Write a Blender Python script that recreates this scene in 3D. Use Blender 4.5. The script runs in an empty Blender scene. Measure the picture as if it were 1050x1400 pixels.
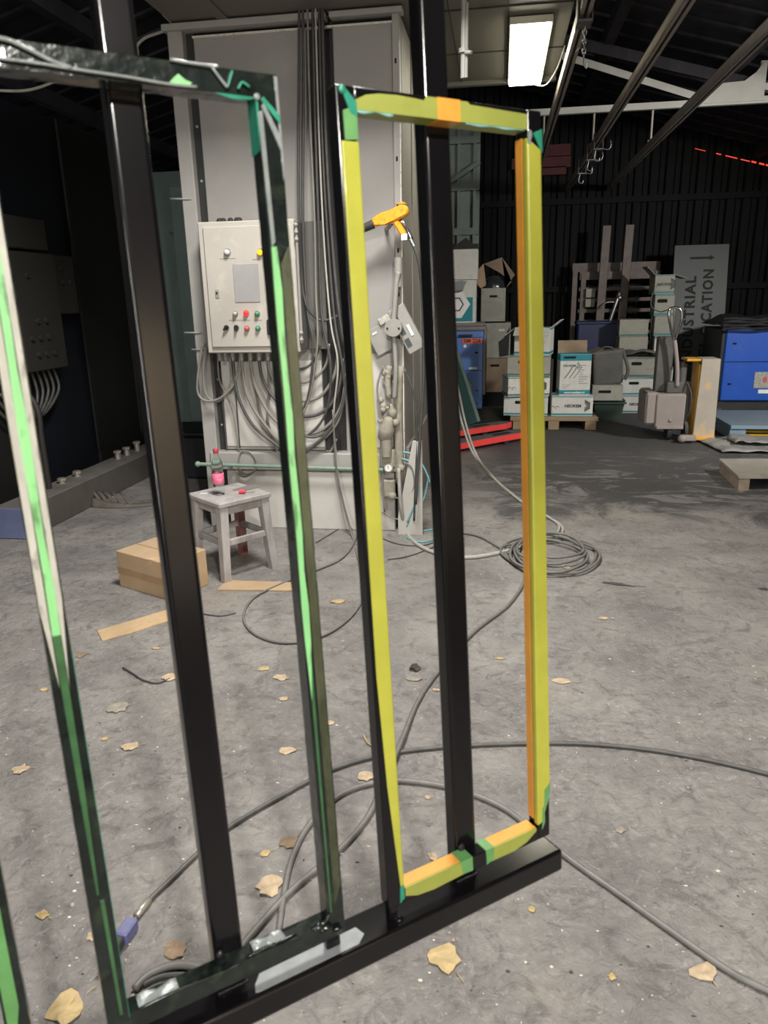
import bpy, bmesh, math, random
from mathutils import Vector, Matrix, noise
random.seed(11)
SC = bpy.context.scene
COL = SC.collection
R = math.radians
def V(*a): return Vector(a)

# ------------------------------------------------------------------ camera frame (world: X right, Y into the hall, Z up)
CAMZ = 1.5; FPX = 1000.0
RX = (0.98824237, -0.02376185, -0.15103775)
RY = (0.15156980, 0.28205619, 0.94734941)
RZ = (-0.02009036, 0.95910358, -0.28234146)
CAM = V(0, 0, CAMZ)
def ray(px, py):
    c = ((px-525)/FPX, -(py-700)/FPX, 1.0)
    return V(*[sum(r[i]*c[i] for i in range(3)) for r in (RX, RY, RZ)])
def fl(px, py, z=0.0):
    d = ray(px, py); return CAM + d*((z-CAMZ)/d.z)
def oy(px, py, y):
    d = ray(px, py); return CAM + d*(y/d.y)
def ox(px, py, x):
    d = ray(px, py); return CAM + d*(x/d.x)

# ------------------------------------------------------------------ materials
def lin(c):
    return tuple(((v/255)/12.92 if v/255 <= .04045 else (((v/255)+.055)/1.055)**2.4) for v in c)
def mat(name, rgb, rough=.55, metal=0.0, var=.14, scale=5.0, bump=0.0, bscale=60.0, dust=0.0, dustrgb=(150,146,138),
        emit=0.0, emitrgb=None, alpha=1.0, trans=0.0, coat=0.0, spec=.5, stretch=None, spots=0.0, spotrgb=(60,50,40), spotscale=9.0):
    m = bpy.data.materials.new(name); m.use_nodes = True
    nt = m.node_tree; N = nt.nodes; L = nt.links
    b = N['Principled BSDF']
    b.inputs['Roughness'].default_value = rough; b.inputs['Metallic'].default_value = metal
    b.inputs['Specular IOR Level'].default_value = spec
    b.inputs['Coat Weight'].default_value = coat
    b.inputs['Transmission Weight'].default_value = trans
    b.inputs['Alpha'].default_value = alpha
    c = lin(rgb)
    tc = N.new('ShaderNodeTexCoord'); src = tc.outputs['Object']
    if stretch:
        mp = N.new('ShaderNodeMapping'); mp.inputs['Scale'].default_value = stretch
        L.new(src, mp.inputs['Vector']); src = mp.outputs['Vector']
    n1 = N.new('ShaderNodeTexNoise'); n1.inputs['Scale'].default_value = scale; n1.inputs['Detail'].default_value = 6; n1.inputs['Roughness'].default_value = .6
    L.new(src, n1.inputs['Vector'])
    rp = N.new('ShaderNodeValToRGB')
    rp.color_ramp.elements[0].position = .3; rp.color_ramp.elements[1].position = .7
    rp.color_ramp.elements[0].color = (*[max(0, v*(1-var)) for v in c], 1)
    rp.color_ramp.elements[1].color = (*[min(1, v*(1+var)) for v in c], 1)
    L.new(n1.outputs['Fac'], rp.inputs['Fac'])
    col = rp.outputs['Color']
    def mixin(fac, rgb2, colin):
        mx = N.new('ShaderNodeMix'); mx.data_type = 'RGBA'
        L.new(fac, mx.inputs[0]); L.new(colin, mx.inputs[6]); mx.inputs[7].default_value = (*lin(rgb2), 1)
        return mx.outputs[2]
    if spots:
        n3 = N.new('ShaderNodeTexNoise'); n3.inputs['Scale'].default_value = spotscale; n3.inputs['Detail'].default_value = 5
        L.new(src, n3.inputs['Vector'])
        r3 = N.new('ShaderNodeMapRange'); r3.inputs['From Min'].default_value = .56; r3.inputs['From Max'].default_value = .66; r3.inputs['To Max'].default_value = spots
        L.new(n3.outputs['Fac'], r3.inputs['Value']); col = mixin(r3.outputs['Result'], spotrgb, col)
    if dust:   # settled dust on the faces that look up
        g = N.new('ShaderNodeNewGeometry'); sp = N.new('ShaderNodeSeparateXYZ'); L.new(g.outputs['Normal'], sp.inputs[0])
        mr = N.new('ShaderNodeMapRange'); mr.inputs['From Min'].default_value = .1; mr.inputs['From Max'].default_value = .9
        mr.inputs['To Min'].default_value = dust*.25; mr.inputs['To Max'].default_value = dust
        L.new(sp.outputs['Z'], mr.inputs['Value'])
        mu = N.new('ShaderNodeMath'); mu.operation = 'MULTIPLY'; L.new(mr.outputs['Result'], mu.inputs[0])
        r4 = N.new('ShaderNodeMapRange'); r4.inputs['From Min'].default_value = .3; r4.inputs['From Max'].default_value = .6; r4.inputs['To Min'].default_value = .45
        L.new(n1.outputs['Fac'], r4.inputs['Value']); L.new(r4.outputs['Result'], mu.inputs[1])
        col = mixin(mu.outputs[0], dustrgb, col)
    L.new(col, b.inputs['Base Color'])
    if bump:
        n2 = N.new('ShaderNodeTexNoise'); n2.inputs['Scale'].default_value = bscale; n2.inputs['Detail'].default_value = 5
        L.new(src, n2.inputs['Vector'])
        bp = N.new('ShaderNodeBump'); bp.inputs['Strength'].default_value = bump; bp.inputs['Distance'].default_value = .01
        L.new(n2.outputs['Fac'], bp.inputs['Height']); L.new(bp.outputs['Normal'], b.inputs['Normal'])
    if emit:
        b.inputs['Emission Color'].default_value = (*lin(emitrgb or rgb), 1); b.inputs['Emission Strength'].default_value = emit
    return m

M = {}
M['black'] = mat('black_powder_coat', (15,14,16), .17, 0, .1, 12, spec=.5)
M['weld'] = mat('coated_weld_bead', (30,30,32), .18, .2, .2, 40, bump=.3, bscale=150)
M['wrap'] = mat('dark_glossy_wrapping_film', (24,30,28), .16, 0, .5, 30, bump=.12, bscale=60, coat=.3, spots=.3, spotrgb=(58,70,50), spotscale=26)
M['wrapclear'] = mat('crumpled_clear_film', (128,134,132), .12, 0, .2, 40, bump=.4, bscale=60, coat=.5)
M['palestrip'] = mat('pale_beam_strip', (138,142,144), .3, 0, .12, 50, coat=.4, bump=.1, bscale=30)
M['paleteal'] = mat('pale_teal_film', (126,176,168), .3, 0, .2, 30, coat=.3)
M['teal'] = mat('teal_green_tape', (42,128,104), .32, 0, .3, 30, coat=.3, bump=.1)
M['green'] = mat('green_masking_tape', (92,142,84), .4, 0, .2, 25, coat=.2)
M['mint'] = mat('mint_green_tape', (128,190,126), .33, 0, .2, 18, coat=.3, bump=.1, bscale=40, stretch=(1,.25,1), spots=.75, spotrgb=(64,100,60), spotscale=70)
M['mintdim'] = mat('mint_tape_dimmed', (56,92,58), .3, 0, .3, 20, coat=.3)  # darker copy of mint tape; dimmer light on lower ends put into colour
M['olive'] = mat('olive_stained_tape', (66,70,50), .4, 0, .5, 30, coat=.2, bump=.12, stretch=(1,.4,1), spots=.6, spotrgb=(28,32,26), spotscale=60)
M['yellow'] = mat('yellow_green_masking_tape', (168,168,64), .34, 0, .09, 14, coat=.25, bump=.06, bscale=80)
M['khaki'] = mat('khaki_masking_tape', (140,146,66), .42, 0, .1, 16, bump=.06)
M['orange'] = mat('orange_masking_tape', (214,148,58), .4, 0, .1, 20, coat=.2)
M['greytape'] = mat('grey_white_tape', (168,166,156), .45, 0, .25, 40, bump=.1, stretch=(1,.3,1), spots=.6, spotrgb=(92,92,84), spotscale=90)
M['steel'] = mat('steel', (150,150,152), .35, .9, .15, 20)
M['chrome'] = mat('chrome', (200,200,205), .15, 1, .05, 20)
M['booth'] = mat('grey_booth_paint', (146,144,141), .5, 0, .05, 3, bump=.03, bscale=30, spots=.18, spotrgb=(176,170,156), spotscale=3)
M['boothlow'] = mat('dusty_pale_booth_paint', (192,190,185), .6, 0, .1, 4, bump=.04, spots=.35, spotrgb=(150,143,128), spotscale=4)
M['boothframe'] = mat('grey_booth_frame_paint', (156,155,152), .5, 0, .08, 5, dust=.5)
M['boothdark'] = mat('dark_gap_rubber', (40,40,40), .7, 0, .2, 8)
M['edge'] = mat('lit_chipped_edge', (214,211,203), .45, .1, .15, 30, spots=.5, spotrgb=(120,115,105), spotscale=30)  # pale edge: light catching the corner painted in, plus chipped spots
M['cab'] = mat('beige_grey_cabinet_paint', (178,174,166), .42, 0, .05, 4, spots=.35, spotrgb=(206,200,182), spotscale=9, bump=.02)
M['cabshade'] = mat('cabinet_side_shade', (96,95,92), .5, 0, .08, 6)  # cabinet paint darkened to put shade on its right side
M['screen'] = mat('protective_film_screen', (158,157,156), .3, 0, .06, 9)
M['pcl'] = mat('clear_lamp_cap', (205,203,198), .2, 0, .05)
M['amber'] = mat('lit_amber_lamp', (255,170,20), .3, emit=2.2, emitrgb=(255,168,10))
M['redlit'] = mat('lit_red_button', (255,30,30), .3, emit=3.0, emitrgb=(255,26,30))
M['redbtn'] = mat('red_button', (205,90,88), .4)
M['grnbtn'] = mat('green_button', (62,140,104), .4)
M['whtbtn'] = mat('pale_button', (176,172,165), .4)
M['dkbtn'] = mat('dark_selector', (40,38,38), .4)
M['cable'] = mat('dusty_grey_cable', (120,117,110), .65, 0, .15, 20, dust=.5)
M['cabledark'] = mat('dark_rubber_cable', (62,62,62), .5, 0, .2, 20, dust=.25)
M['floorcable'] = mat('grey_floor_cable', (98,97,95), .5, 0, .15, 20, dust=.35, dustrgb=(150,147,142))
M['palecable'] = mat('pale_dusty_hose', (168,166,158), .6, 0, .12, 20)
M['bluehose'] = mat('light_blue_air_hose', (110,170,178), .45, 0, .1)
M['greenpipe'] = mat('pale_green_pipe', (118,150,134), .55, 0, .15, 10, dust=.5)
M['gun'] = mat('orange_plastic', (245,158,22), .4, 0, .06, 20, spots=.5, spotrgb=(120,75,20), spotscale=60)
M['blackplastic'] = mat('black_plastic', (34,34,36), .45, 0, .2, 10, dust=.2)
M['greyplastic'] = mat('grey_plastic', (142,141,136), .5, 0, .1, 10, dust=.3)
M['dusty'] = mat('powder_dusted_metal', (152,147,134), .7, 0, .2, 25, bump=.15)
M['stool'] = mat('dusty_grey_painted_wood', (158,154,152), .75, 0, .2, 12, bump=.12, stretch=(1,1,.25), spots=.5, spotrgb=(112,108,104), spotscale=10)
M['stoolred'] = mat('worn_reddish_wood', (150,104,100), .75, 0, .3, 14)
M['bottle'] = mat('clear_bottle_plastic', (245,248,246), .03, trans=1.0, var=0)
M['bottle'].node_tree.nodes['Principled BSDF'].inputs['IOR'].default_value = 1.03
M['bottlelabel'] = mat('pink_bottle_label', (226,112,146), .5, 0, .12, 60, spots=.6, spotrgb=(244,214,222), spotscale=70)
M['cap'] = mat('dark_pink_cap', (190,72,88), .45)
M['card'] = mat('brown_cardboard', (178,153,122), .8, 0, .08, 8, bump=.04, spots=.2, spotrgb=(165,128,88), spotscale=7)
M['cardtape'] = mat('brown_parcel_tape', (158,130,98), .4, 0, .08, 12)
M['cardpale'] = mat('tan_card_strip', (188,162,126), .8, 0, .1, 14, spots=.3, spotrgb=(160,125,82), spotscale=18)
M['cardold'] = mat('dusty_old_cardboard', (142,122,98), .85, 0, .15, 8, dust=.5)
M['white'] = mat('white_carton', (206,206,200), .7, 0, .06, 10, spots=.3, spotrgb=(176,174,164), spotscale=12)
M['whitedusty'] = mat('dust_grey_white_carton', (160,160,148), .8, 0, .12, 9, spots=.35, spotrgb=(126,124,112), spotscale=10)
M['tealp'] = mat('teal_print', (32,132,146), .6, 0, .08, 12)
M['tealdusty'] = mat('dusty_teal_print', (66,116,114), .75, 0, .1, 12)
M['ink'] = mat('dark_print', (66,72,74), .7)
M['inklight'] = mat('grey_print', (128,132,132), .7)
M['whiteprint'] = mat('white_print', (232,234,232), .6)
M['hole'] = mat('hand_hole_shadow', (14,15,15), .9)
M['darkinside'] = mat('dark_box_lining', (52,50,48), .85, 0, .2)
M['plasticbag'] = mat('dark_plastic_bag', (50,54,58), .2, 0, .3, 20, bump=.5, bscale=25, coat=.4)
M['wood'] = mat('dusty_pallet_wood', (150,128,98), .85, 0, .18, 8, dust=.5, stretch=(1,6,6))
M['blue'] = mat('blue_machine_paint', (20,84,188), .35, 0, .05, 5, dust=.06, spots=.12, spotrgb=(90,120,170))
M['bluepale'] = mat('blue_painted_steel_machine', (84,126,200), .4, 0, .07, 5, dust=.4)
M['navy'] = mat('navy_bin_plastic', (30,42,82), .5, 0, .2, 6)
M['machgrey'] = mat('grey_machine_trim', (120,116,116), .55, 0, .12, 6, dust=.5)
M['plate'] = mat('greenish_grey_plate', (150,155,142), .5, .2, .12, 9)
M['tag'] = mat('orange_sticker', (238,104,52), .6, 0, .06, 12)
M['rubber'] = mat('black_rubber', (30,30,30), .7, 0, .2, 12, dust=.35)
M['redfork'] = mat('red_fork_paint', (232,72,70), .45, 0, .12, 10, dust=.0)
M['forktop'] = mat('dusty_fork_top', (96,92,90), .75, 0, .1, 10)
M['tealboard'] = mat('dark_teal_board', (38,74,72), .5, 0, .15, 6)
M['boardedge'] = mat('grey_green_board_edge', (108,126,118), .6, 0, .15, 6)
M['jackyellow'] = mat('yellow_jack_paint', (232,168,18), .4, 0, .06, 8, dust=.35)
M['jackdust'] = mat('dust_covered_yellow_paint', (172,164,152), .8, 0, .08, 6, spots=.55, spotrgb=(232,184,96), spotscale=4)
M['jackgrey'] = mat('dusty_grey_casting', (150,141,137), .75, 0, .08, 6, bump=.04)
M['jackdark'] = mat('dark_grey_steel', (84,84,84), .6, .2, .15, 8, dust=.35)
M['sign'] = mat('dark_grey_sheet_sign', (62,66,64), .5, .2, .07, 3)
M['signcut'] = mat('black_stencil_lettering', (14,16,17), .7)
M['rack'] = mat('grey_brown_rack_steel', (104,94,90), .6, .1, .2, 9, dust=.3)
M['cloth'] = mat('black_sheeting', (42,40,41), .55, 0, .3, 10, bump=.3, bscale=20)
M['binGreen'] = mat('dark_green_bin', (52,70,62), .5, 0, .15, 6)
M['greybag'] = mat('dark_grey_case', (88,87,82), .7, 0, .15, 7, dust=.25)
M['ply'] = mat('dusty_plywood', (156,150,138), .8, 0, .12, 6, spots=.3, spotrgb=(120,114,104), spotscale=5)
M['plyedge'] = mat('plywood_edge', (146,132,116), .8, 0, .2, 14)
M['bluepal'] = mat('dusty_blue_pallet', (128,158,178), .7, 0, .12, 6, dust=.65, dustrgb=(140,140,136))
M['yellowbar'] = mat('yellow_bar', (200,160,40), .5, 0, .15)
M['sheeting'] = mat('dusty_grey_plastic_sheet', (142,141,137), .6, 0, .2, 8, bump=.3, bscale=18)
M['plinth'] = mat('grey_plinth', (84,80,75), .75, 0, .12, 5, dust=.35)
M['plinthend'] = mat('blue_grey_plinth_end', (110,120,158), .6, 0, .1, 8)
M['leftwall'] = mat('dark_booth_panel', (26,26,24), .6, 0, .12, 2)
M['leftwallnavy'] = mat('dark_navy_panel', (16,19,28), .55, 0, .15, 2)
M['leftbox'] = mat('dark_grey_control_box', (46,44,41), .6, 0, .08, 4)
M['boltm'] = mat('pale_bolt_metal', (196,190,178), .35, .6, .15, 40)
M['strip'] = mat('torn_rubber_strip', (98,92,84), .7, 0, .2, 14)
M['tealwall'] = mat('dark_teal_panel', (124,144,140), .6, 0, .12, 3)
M['rail'] = mat('grey_brown_conveyor_rail', (150,141,134), .5, .2, .12, 9, dust=.35)
M['truss'] = mat('pale_grey_truss_paint', (196,196,188), .6, 0, .1, 7, dust=.5)
M['railrod'] = mat('pale_hanger_rod', (180,170,160), .5, .3, .1)
M['hood'] = mat('grey_hood_underside', (104,101,92), .55, 0, .06, 2)
M['diff'] = mat('lit_lamp_diffuser', (255,250,224), .4, emit=26.0, emitrgb=(255,249,224))
M['lampbody'] = mat('white_lamp_housing', (210,206,186), .4)
M['redgap'] = mat('red_daylight_gap', (255,70,50), .5, emit=.9, emitrgb=(255,78,60))
M['redbrick'] = mat('dim_red_panel', (84,44,42), .8, 0, .2, 6)
M['leaf'] = mat('tan_dry_leaf', (184,164,136), .75, 0, .22, 30, bump=.2, bscale=60)
M['leafyellow'] = mat('yellowish_dry_leaf', (182,160,116), .75, 0, .2, 30, bump=.2)
M['leafbrown'] = mat('brown_dry_leaf', (136,116,94), .8, 0, .25, 30, bump=.2)
M['leafgrey'] = mat('grey_brown_leaf', (150,142,130), .8, 0, .25, 30, bump=.2)
M['stick'] = mat('pale_stick', (206,198,182), .6, 0, .1)
M['plugblue'] = mat('blue_violet_connector', (92,96,150), .45, 0, .15, 20, dust=.3)
M['redthing'] = mat('red_plastic', (222,74,84), .4)
M['sandpaper'] = mat('grey_abrasive_sheet', (118,112,112), .85, 0, .15, 30)
M['debris'] = mat('dark_debris', (66,64,62), .8, 0, .3, 20)

# ------------------------------------------------------------------ mesh builder
class MB:
    def __init__(s): s.bm = bmesh.new(); s.mi = 0
    def _add(s, b2, mtx=None, smooth=False, mi=None):
        if mtx is not None: bmesh.ops.transform(b2, matrix=mtx, verts=b2.verts)
        bmesh.ops.recalc_face_normals(b2, faces=b2.faces)
        b2.normal_update()
        for f in b2.faces:
            f.material_index = s.mi if mi is None else mi
            f.smooth = smooth if smooth != 'bevel' else max(abs(c) for c in f.normal) < .998
        t = bpy.data.meshes.new('t'); b2.to_mesh(t); b2.free()
        s.bm.from_mesh(t); bpy.data.meshes.remove(t)
        return s
    def box(s, x0, x1, y0, y1, z0, z1, bev=0.0, mtx=None, mi=None, seg=1):
        b = bmesh.new()
        v = [b.verts.new(p) for p in ((x0,y0,z0),(x1,y0,z0),(x1,y1,z0),(x0,y1,z0),(x0,y0,z1),(x1,y0,z1),(x1,y1,z1),(x0,y1,z1))]
        for f in ((0,3,2,1),(4,5,6,7),(0,1,5,4),(1,2,6,5),(2,3,7,6),(3,0,4,7)): b.faces.new([v[i] for i in f])
        if bev: bmesh.ops.bevel(b, geom=list(b.edges), offset=bev, segments=seg, affect='EDGES', profile=.5)
        sm = 'bevel' if seg > 1 and mtx is None else False
        return s._add(b, mtx, sm, mi)
    def tube(s, pts, r, n=8, sub=6, closed=False, mi=None, smooth=True):
        P = [Vector(p) for p in pts]
        if sub > 1 and len(P) > 2:
            Q = []; L = len(P)
            rng = range(L if closed else L-1)
            for i in rng:
                p0 = P[(i-1) % L] if closed or i > 0 else P[0]; p1 = P[i]; p2 = P[(i+1) % L]
                p3 = P[(i+2) % L] if closed or i+2 < L else P[-1]
                for k in range(sub):
                    t = k/sub
                    Q.append(.5*((2*p1)+(p2-p0)*t+(2*p0-5*p1+4*p2-p3)*t*t+(3*p1-p0-3*p2+p3)*t**3))
            if not closed: Q.append(P[-1])
            P = Q
        b = bmesh.new(); rings = []; up = None; L = len(P)
        for i, p in enumerate(P):
            if closed: tn = P[(i+1) % L]-P[i-1]
            else: tn = P[min(i+1, L-1)]-P[max(i-1, 0)]
            if tn.length < 1e-9: tn = V(0,0,1)
            tn.normalize()
            if up is None:
                up = V(0,0,1) if abs(tn.z) < .9 else V(1,0,0)
            up = up-tn*up.dot(tn)
            if up.length < 1e-6: up = tn.orthogonal()
            up.normalize(); sd = tn.cross(up)
            rr = r(i/(max(1, L-1))) if callable(r) else r
            rings.append([b.verts.new(p+(up*math.cos(a)+sd*math.sin(a))*rr) for a in [2*math.pi*k/n for k in range(n)]])
        for i in range(L if closed else L-1):
            A = rings[i]; B = rings[(i+1) % L]
            for k in range(n): b.faces.new((A[k], A[(k+1) % n], B[(k+1) % n], B[k]))
        if not closed:
            b.faces.new(rings[0]); b.faces.new(rings[-1])
        return s._add(b, None, smooth, mi)
    def cyl(s, p0, p1, r0, r1=None, n=20, mi=None, smooth=True):
        r1 = r0 if r1 is None else r1
        p0 = Vector(p0); p1 = Vector(p1); t = (p1-p0).normalized(); u = t.orthogonal().normalized(); w = t.cross(u)
        b = bmesh.new()
        A = [b.verts.new(p0+(u*math.cos(2*math.pi*k/n)+w*math.sin(2*math.pi*k/n))*r0) for k in range(n)]
        B = [b.verts.new(p1+(u*math.cos(2*math.pi*k/n)+w*math.sin(2*math.pi*k/n))*r1) for k in range(n)]
        for k in range(n): b.faces.new((A[k], A[(k+1) % n], B[(k+1) % n], B[k]))
        b.faces.new(A); b.faces.new(B)
        bmesh.ops.recalc_face_normals(b, faces=b.faces)
        s._add(b, None, False, mi)
        return s
    def lathe(s, prof, mtx=None, n=24, mi=None, smooth=True):
        b = bmesh.new(); rings = []
        for r, z in prof:
            rings.append([b.verts.new((max(r,1e-5)*math.cos(2*math.pi*k/n), max(r,1e-5)*math.sin(2*math.pi*k/n), z)) for k in range(n)])
        for A, B in zip(rings, rings[1:]):
            for k in range(n): b.faces.new((A[k], A[(k+1) % n], B[(k+1) % n], B[k]))
        b.faces.new(rings[0]); b.faces.new(rings[-1])
        return s._add(b, mtx, smooth, mi)
    def prism(s, poly, z0, z1, mtx=None, mi=None, bev=0.0):
        b = bmesh.new()
        A = [b.verts.new((x, y, z0)) for x, y in poly]; B = [b.verts.new((x, y, z1)) for x, y in poly]
        n = len(poly)
        b.faces.new(A); b.faces.new(B)
        for k in range(n): b.faces.new((A[k], A[(k+1) % n], B[(k+1) % n], B[k]))
        if bev: bmesh.ops.bevel(b, geom=list(b.edges), offset=bev, segments=3 if mtx is None else 1, affect='EDGES', profile=.5)
        return s._add(b, mtx, 'bevel' if bev and mtx is None else False, mi)
    def ball(s, c, r, sx=1, sy=1, sz=1, mi=None, sub=2):
        b = bmesh.new(); bmesh.ops.create_icosphere(b, subdivisions=sub, radius=r)
        return s._add(b, Matrix.Translation(c) @ Matrix.Diagonal((sx, sy, sz, 1)), True, mi)
    def sheet(s, fn, nu, nv, th=.003, mi=None, smooth=True):
        # a surface of real thickness: fn(u,v) -> point
        b = bmesh.new()
        T = [[b.verts.new(fn(i/nu, j/nv)) for j in range(nv+1)] for i in range(nu+1)]
        D = [[b.verts.new(Vector(fn(i/nu, j/nv))-V(0, 0, th)) for j in range(nv+1)] for i in range(nu+1)]
        for i in range(nu):
            for j in range(nv):
                b.faces.new((T[i][j], T[i+1][j], T[i+1][j+1], T[i][j+1])); b.faces.new((D[i][j], D[i][j+1], D[i+1][j+1], D[i+1][j]))
        for i in range(nu):
            b.faces.new((T[i][0], D[i][0], D[i+1][0], T[i+1][0])); b.faces.new((T[i][nv], T[i+1][nv], D[i+1][nv], D[i][nv]))
        for j in range(nv):
            b.faces.new((T[0][j], T[0][j+1], D[0][j+1], D[0][j])); b.faces.new((T[nu][j], D[nu][j], D[nu][j+1], T[nu][j+1]))
        return s._add(b, None, smooth, mi)
    def wrapbar(s, s0, s1, u0, u1, n0, n1, axis, seg, amp, seed=0, mi=None):
        # square bar with crumpled skin; axis 0 = along s, 1 = along u
        b = bmesh.new(); rings = []
        prof = []
        k = 4
        if axis == 1: c = [(s0,n1),(s1,n1),(s1,n0),(s0,n0)]
        else: c = [(u0,n1),(u1,n1),(u1,n0),(u0,n0)]
        for i in range(4):
            a, d = c[i], c[(i+1) % 4]
            for j in range(k): prof.append((a[0]+(d[0]-a[0])*j/k, a[1]+(d[1]-a[1])*j/k))
        L0, L1 = (u0, u1) if axis == 1 else (s0, s1)
        for i in range(seg+1):
            t = L0+(L1-L0)*i/seg; ring = []
            for (a, c2) in prof:
                p = V(a, t, c2) if axis == 1 else V(t, a, c2)
                nz = noise.noise(V(p.x*60+seed, p.y*38, p.z*60))+.6*noise.noise(V(p.x*130, p.y*90+seed, p.z*130))
                cen = V((s0+s1)/2, t, (n0+n1)/2) if axis == 1 else V(t, (u0+u1)/2, (n0+n1)/2)
                d = (p-cen).normalized()
                ring.append(b.verts.new(p+d*(amp*(.3+nz))))
            rings.append(ring)
        n = len(prof)
        for A, B in zip(rings, rings[1:]):
            for q in range(n): b.faces.new((A[q], A[(q+1) % n], B[(q+1) % n], B[q]))
        b.faces.new(rings[0]); b.faces.new(rings[-1])
        return s._add(b, None, False, mi)
    def text(s, txt, size, mtx, depth=.002, mi=None, bold=0.0, space=1.0):
        cu = bpy.data.curves.new('t', 'FONT'); cu.body = txt; cu.size = size; cu.extrude = depth; cu.resolution_u = 2
        cu.align_x = 'CENTER'; cu.align_y = 'CENTER'; cu.offset = bold; cu.space_character = space
        o = bpy.data.objects.new('t', cu); COL.objects.link(o)
        dg = bpy.context.evaluated_depsgraph_get(); dg.update()
        me = bpy.data.meshes.new_from_object(o.evaluated_get(dg))
        b = bmesh.new(); b.from_mesh(me)
        bpy.data.objects.remove(o); bpy.data.meshes.remove(me); bpy.data.curves.remove(cu)
        return s._add(b, mtx, False, mi)
    def textfit(s, txt, length, cap, mtx, depth=.002, mi=None, bold=0.0, space=1.0):
        t = MB(); t.text(txt, 1.0, Matrix.Identity(4), depth, bold=bold, space=space)
        xs = [v.co.x for v in t.bm.verts]; ys = [v.co.y for v in t.bm.verts]
        k = Matrix.Diagonal((length/(max(xs)-min(xs)), cap/(max(ys)-min(ys)), 1, 1)) @ Matrix.Translation((-(max(xs)+min(xs))/2, -(max(ys)+min(ys))/2, 0))
        return s._add(t.bm, mtx @ k, False, mi)
    def build(s, name, mats, parent=None, label=None, cat=None, group=None, kind=None, keep=False):
        if not isinstance(mats, (list, tuple)): mats = [mats]
        org = V(0,0,0)
        if parent is not None: org = ORG.get(parent.name, V(0,0,0))
        elif not keep:
            xs = [v.co for v in s.bm.verts]
            lo = V(*[min(p[i] for p in xs) for i in range(3)]); hi = V(*[max(p[i] for p in xs) for i in range(3)])
            org = V((lo.x+hi.x)/2, (lo.y+hi.y)/2, lo.z)
        if org.length: bmesh.ops.translate(s.bm, verts=s.bm.verts, vec=-org)
        me = bpy.data.meshes.new(name); s.bm.to_mesh(me); s.bm.free()
        for m in mats: me.materials.append(M[m] if isinstance(m, str) else m)
        o = bpy.data.objects.new(name, me); COL.objects.link(o)
        if parent is not None:
            o.parent = parent; ORG[o.name] = org
        else:
            o.location = org; ORG[o.name] = org
        tag(o, label, cat, group, kind)
        return o
ORG = {}
def tag(o, label=None, cat=None, group=None, kind=None):
    if label: o['label'] = label
    if cat: o['category'] = cat
    if group: o['group'] = group
    if kind: o['kind'] = kind
def thing(name, label, cat, loc, group=None):
    o = bpy.data.objects.new(name, None); COL.objects.link(o); o.empty_display_size = .05
    o.location = loc; ORG[o.name] = Vector(loc); tag(o, label, cat, group); return o
def dup(root, loc, label=None, group=None):
    def cp(o, par):
        c = o.copy(); COL.objects.link(c); c.parent = par
        for ch in list(o.children): cp(ch, c)
        return c
    r = cp(root, None); r.location = loc
    if label: r['label'] = label
    if group: r['group'] = group
    return r
def TR(x, y, z, rz=0.0): return Matrix.Translation((x, y, z)) @ Matrix.Rotation(rz, 4, 'Z')
FRONT = Matrix.Rotation(R(90), 4, 'X')          # text/prism lying in XY -> standing, facing -Y
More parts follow.
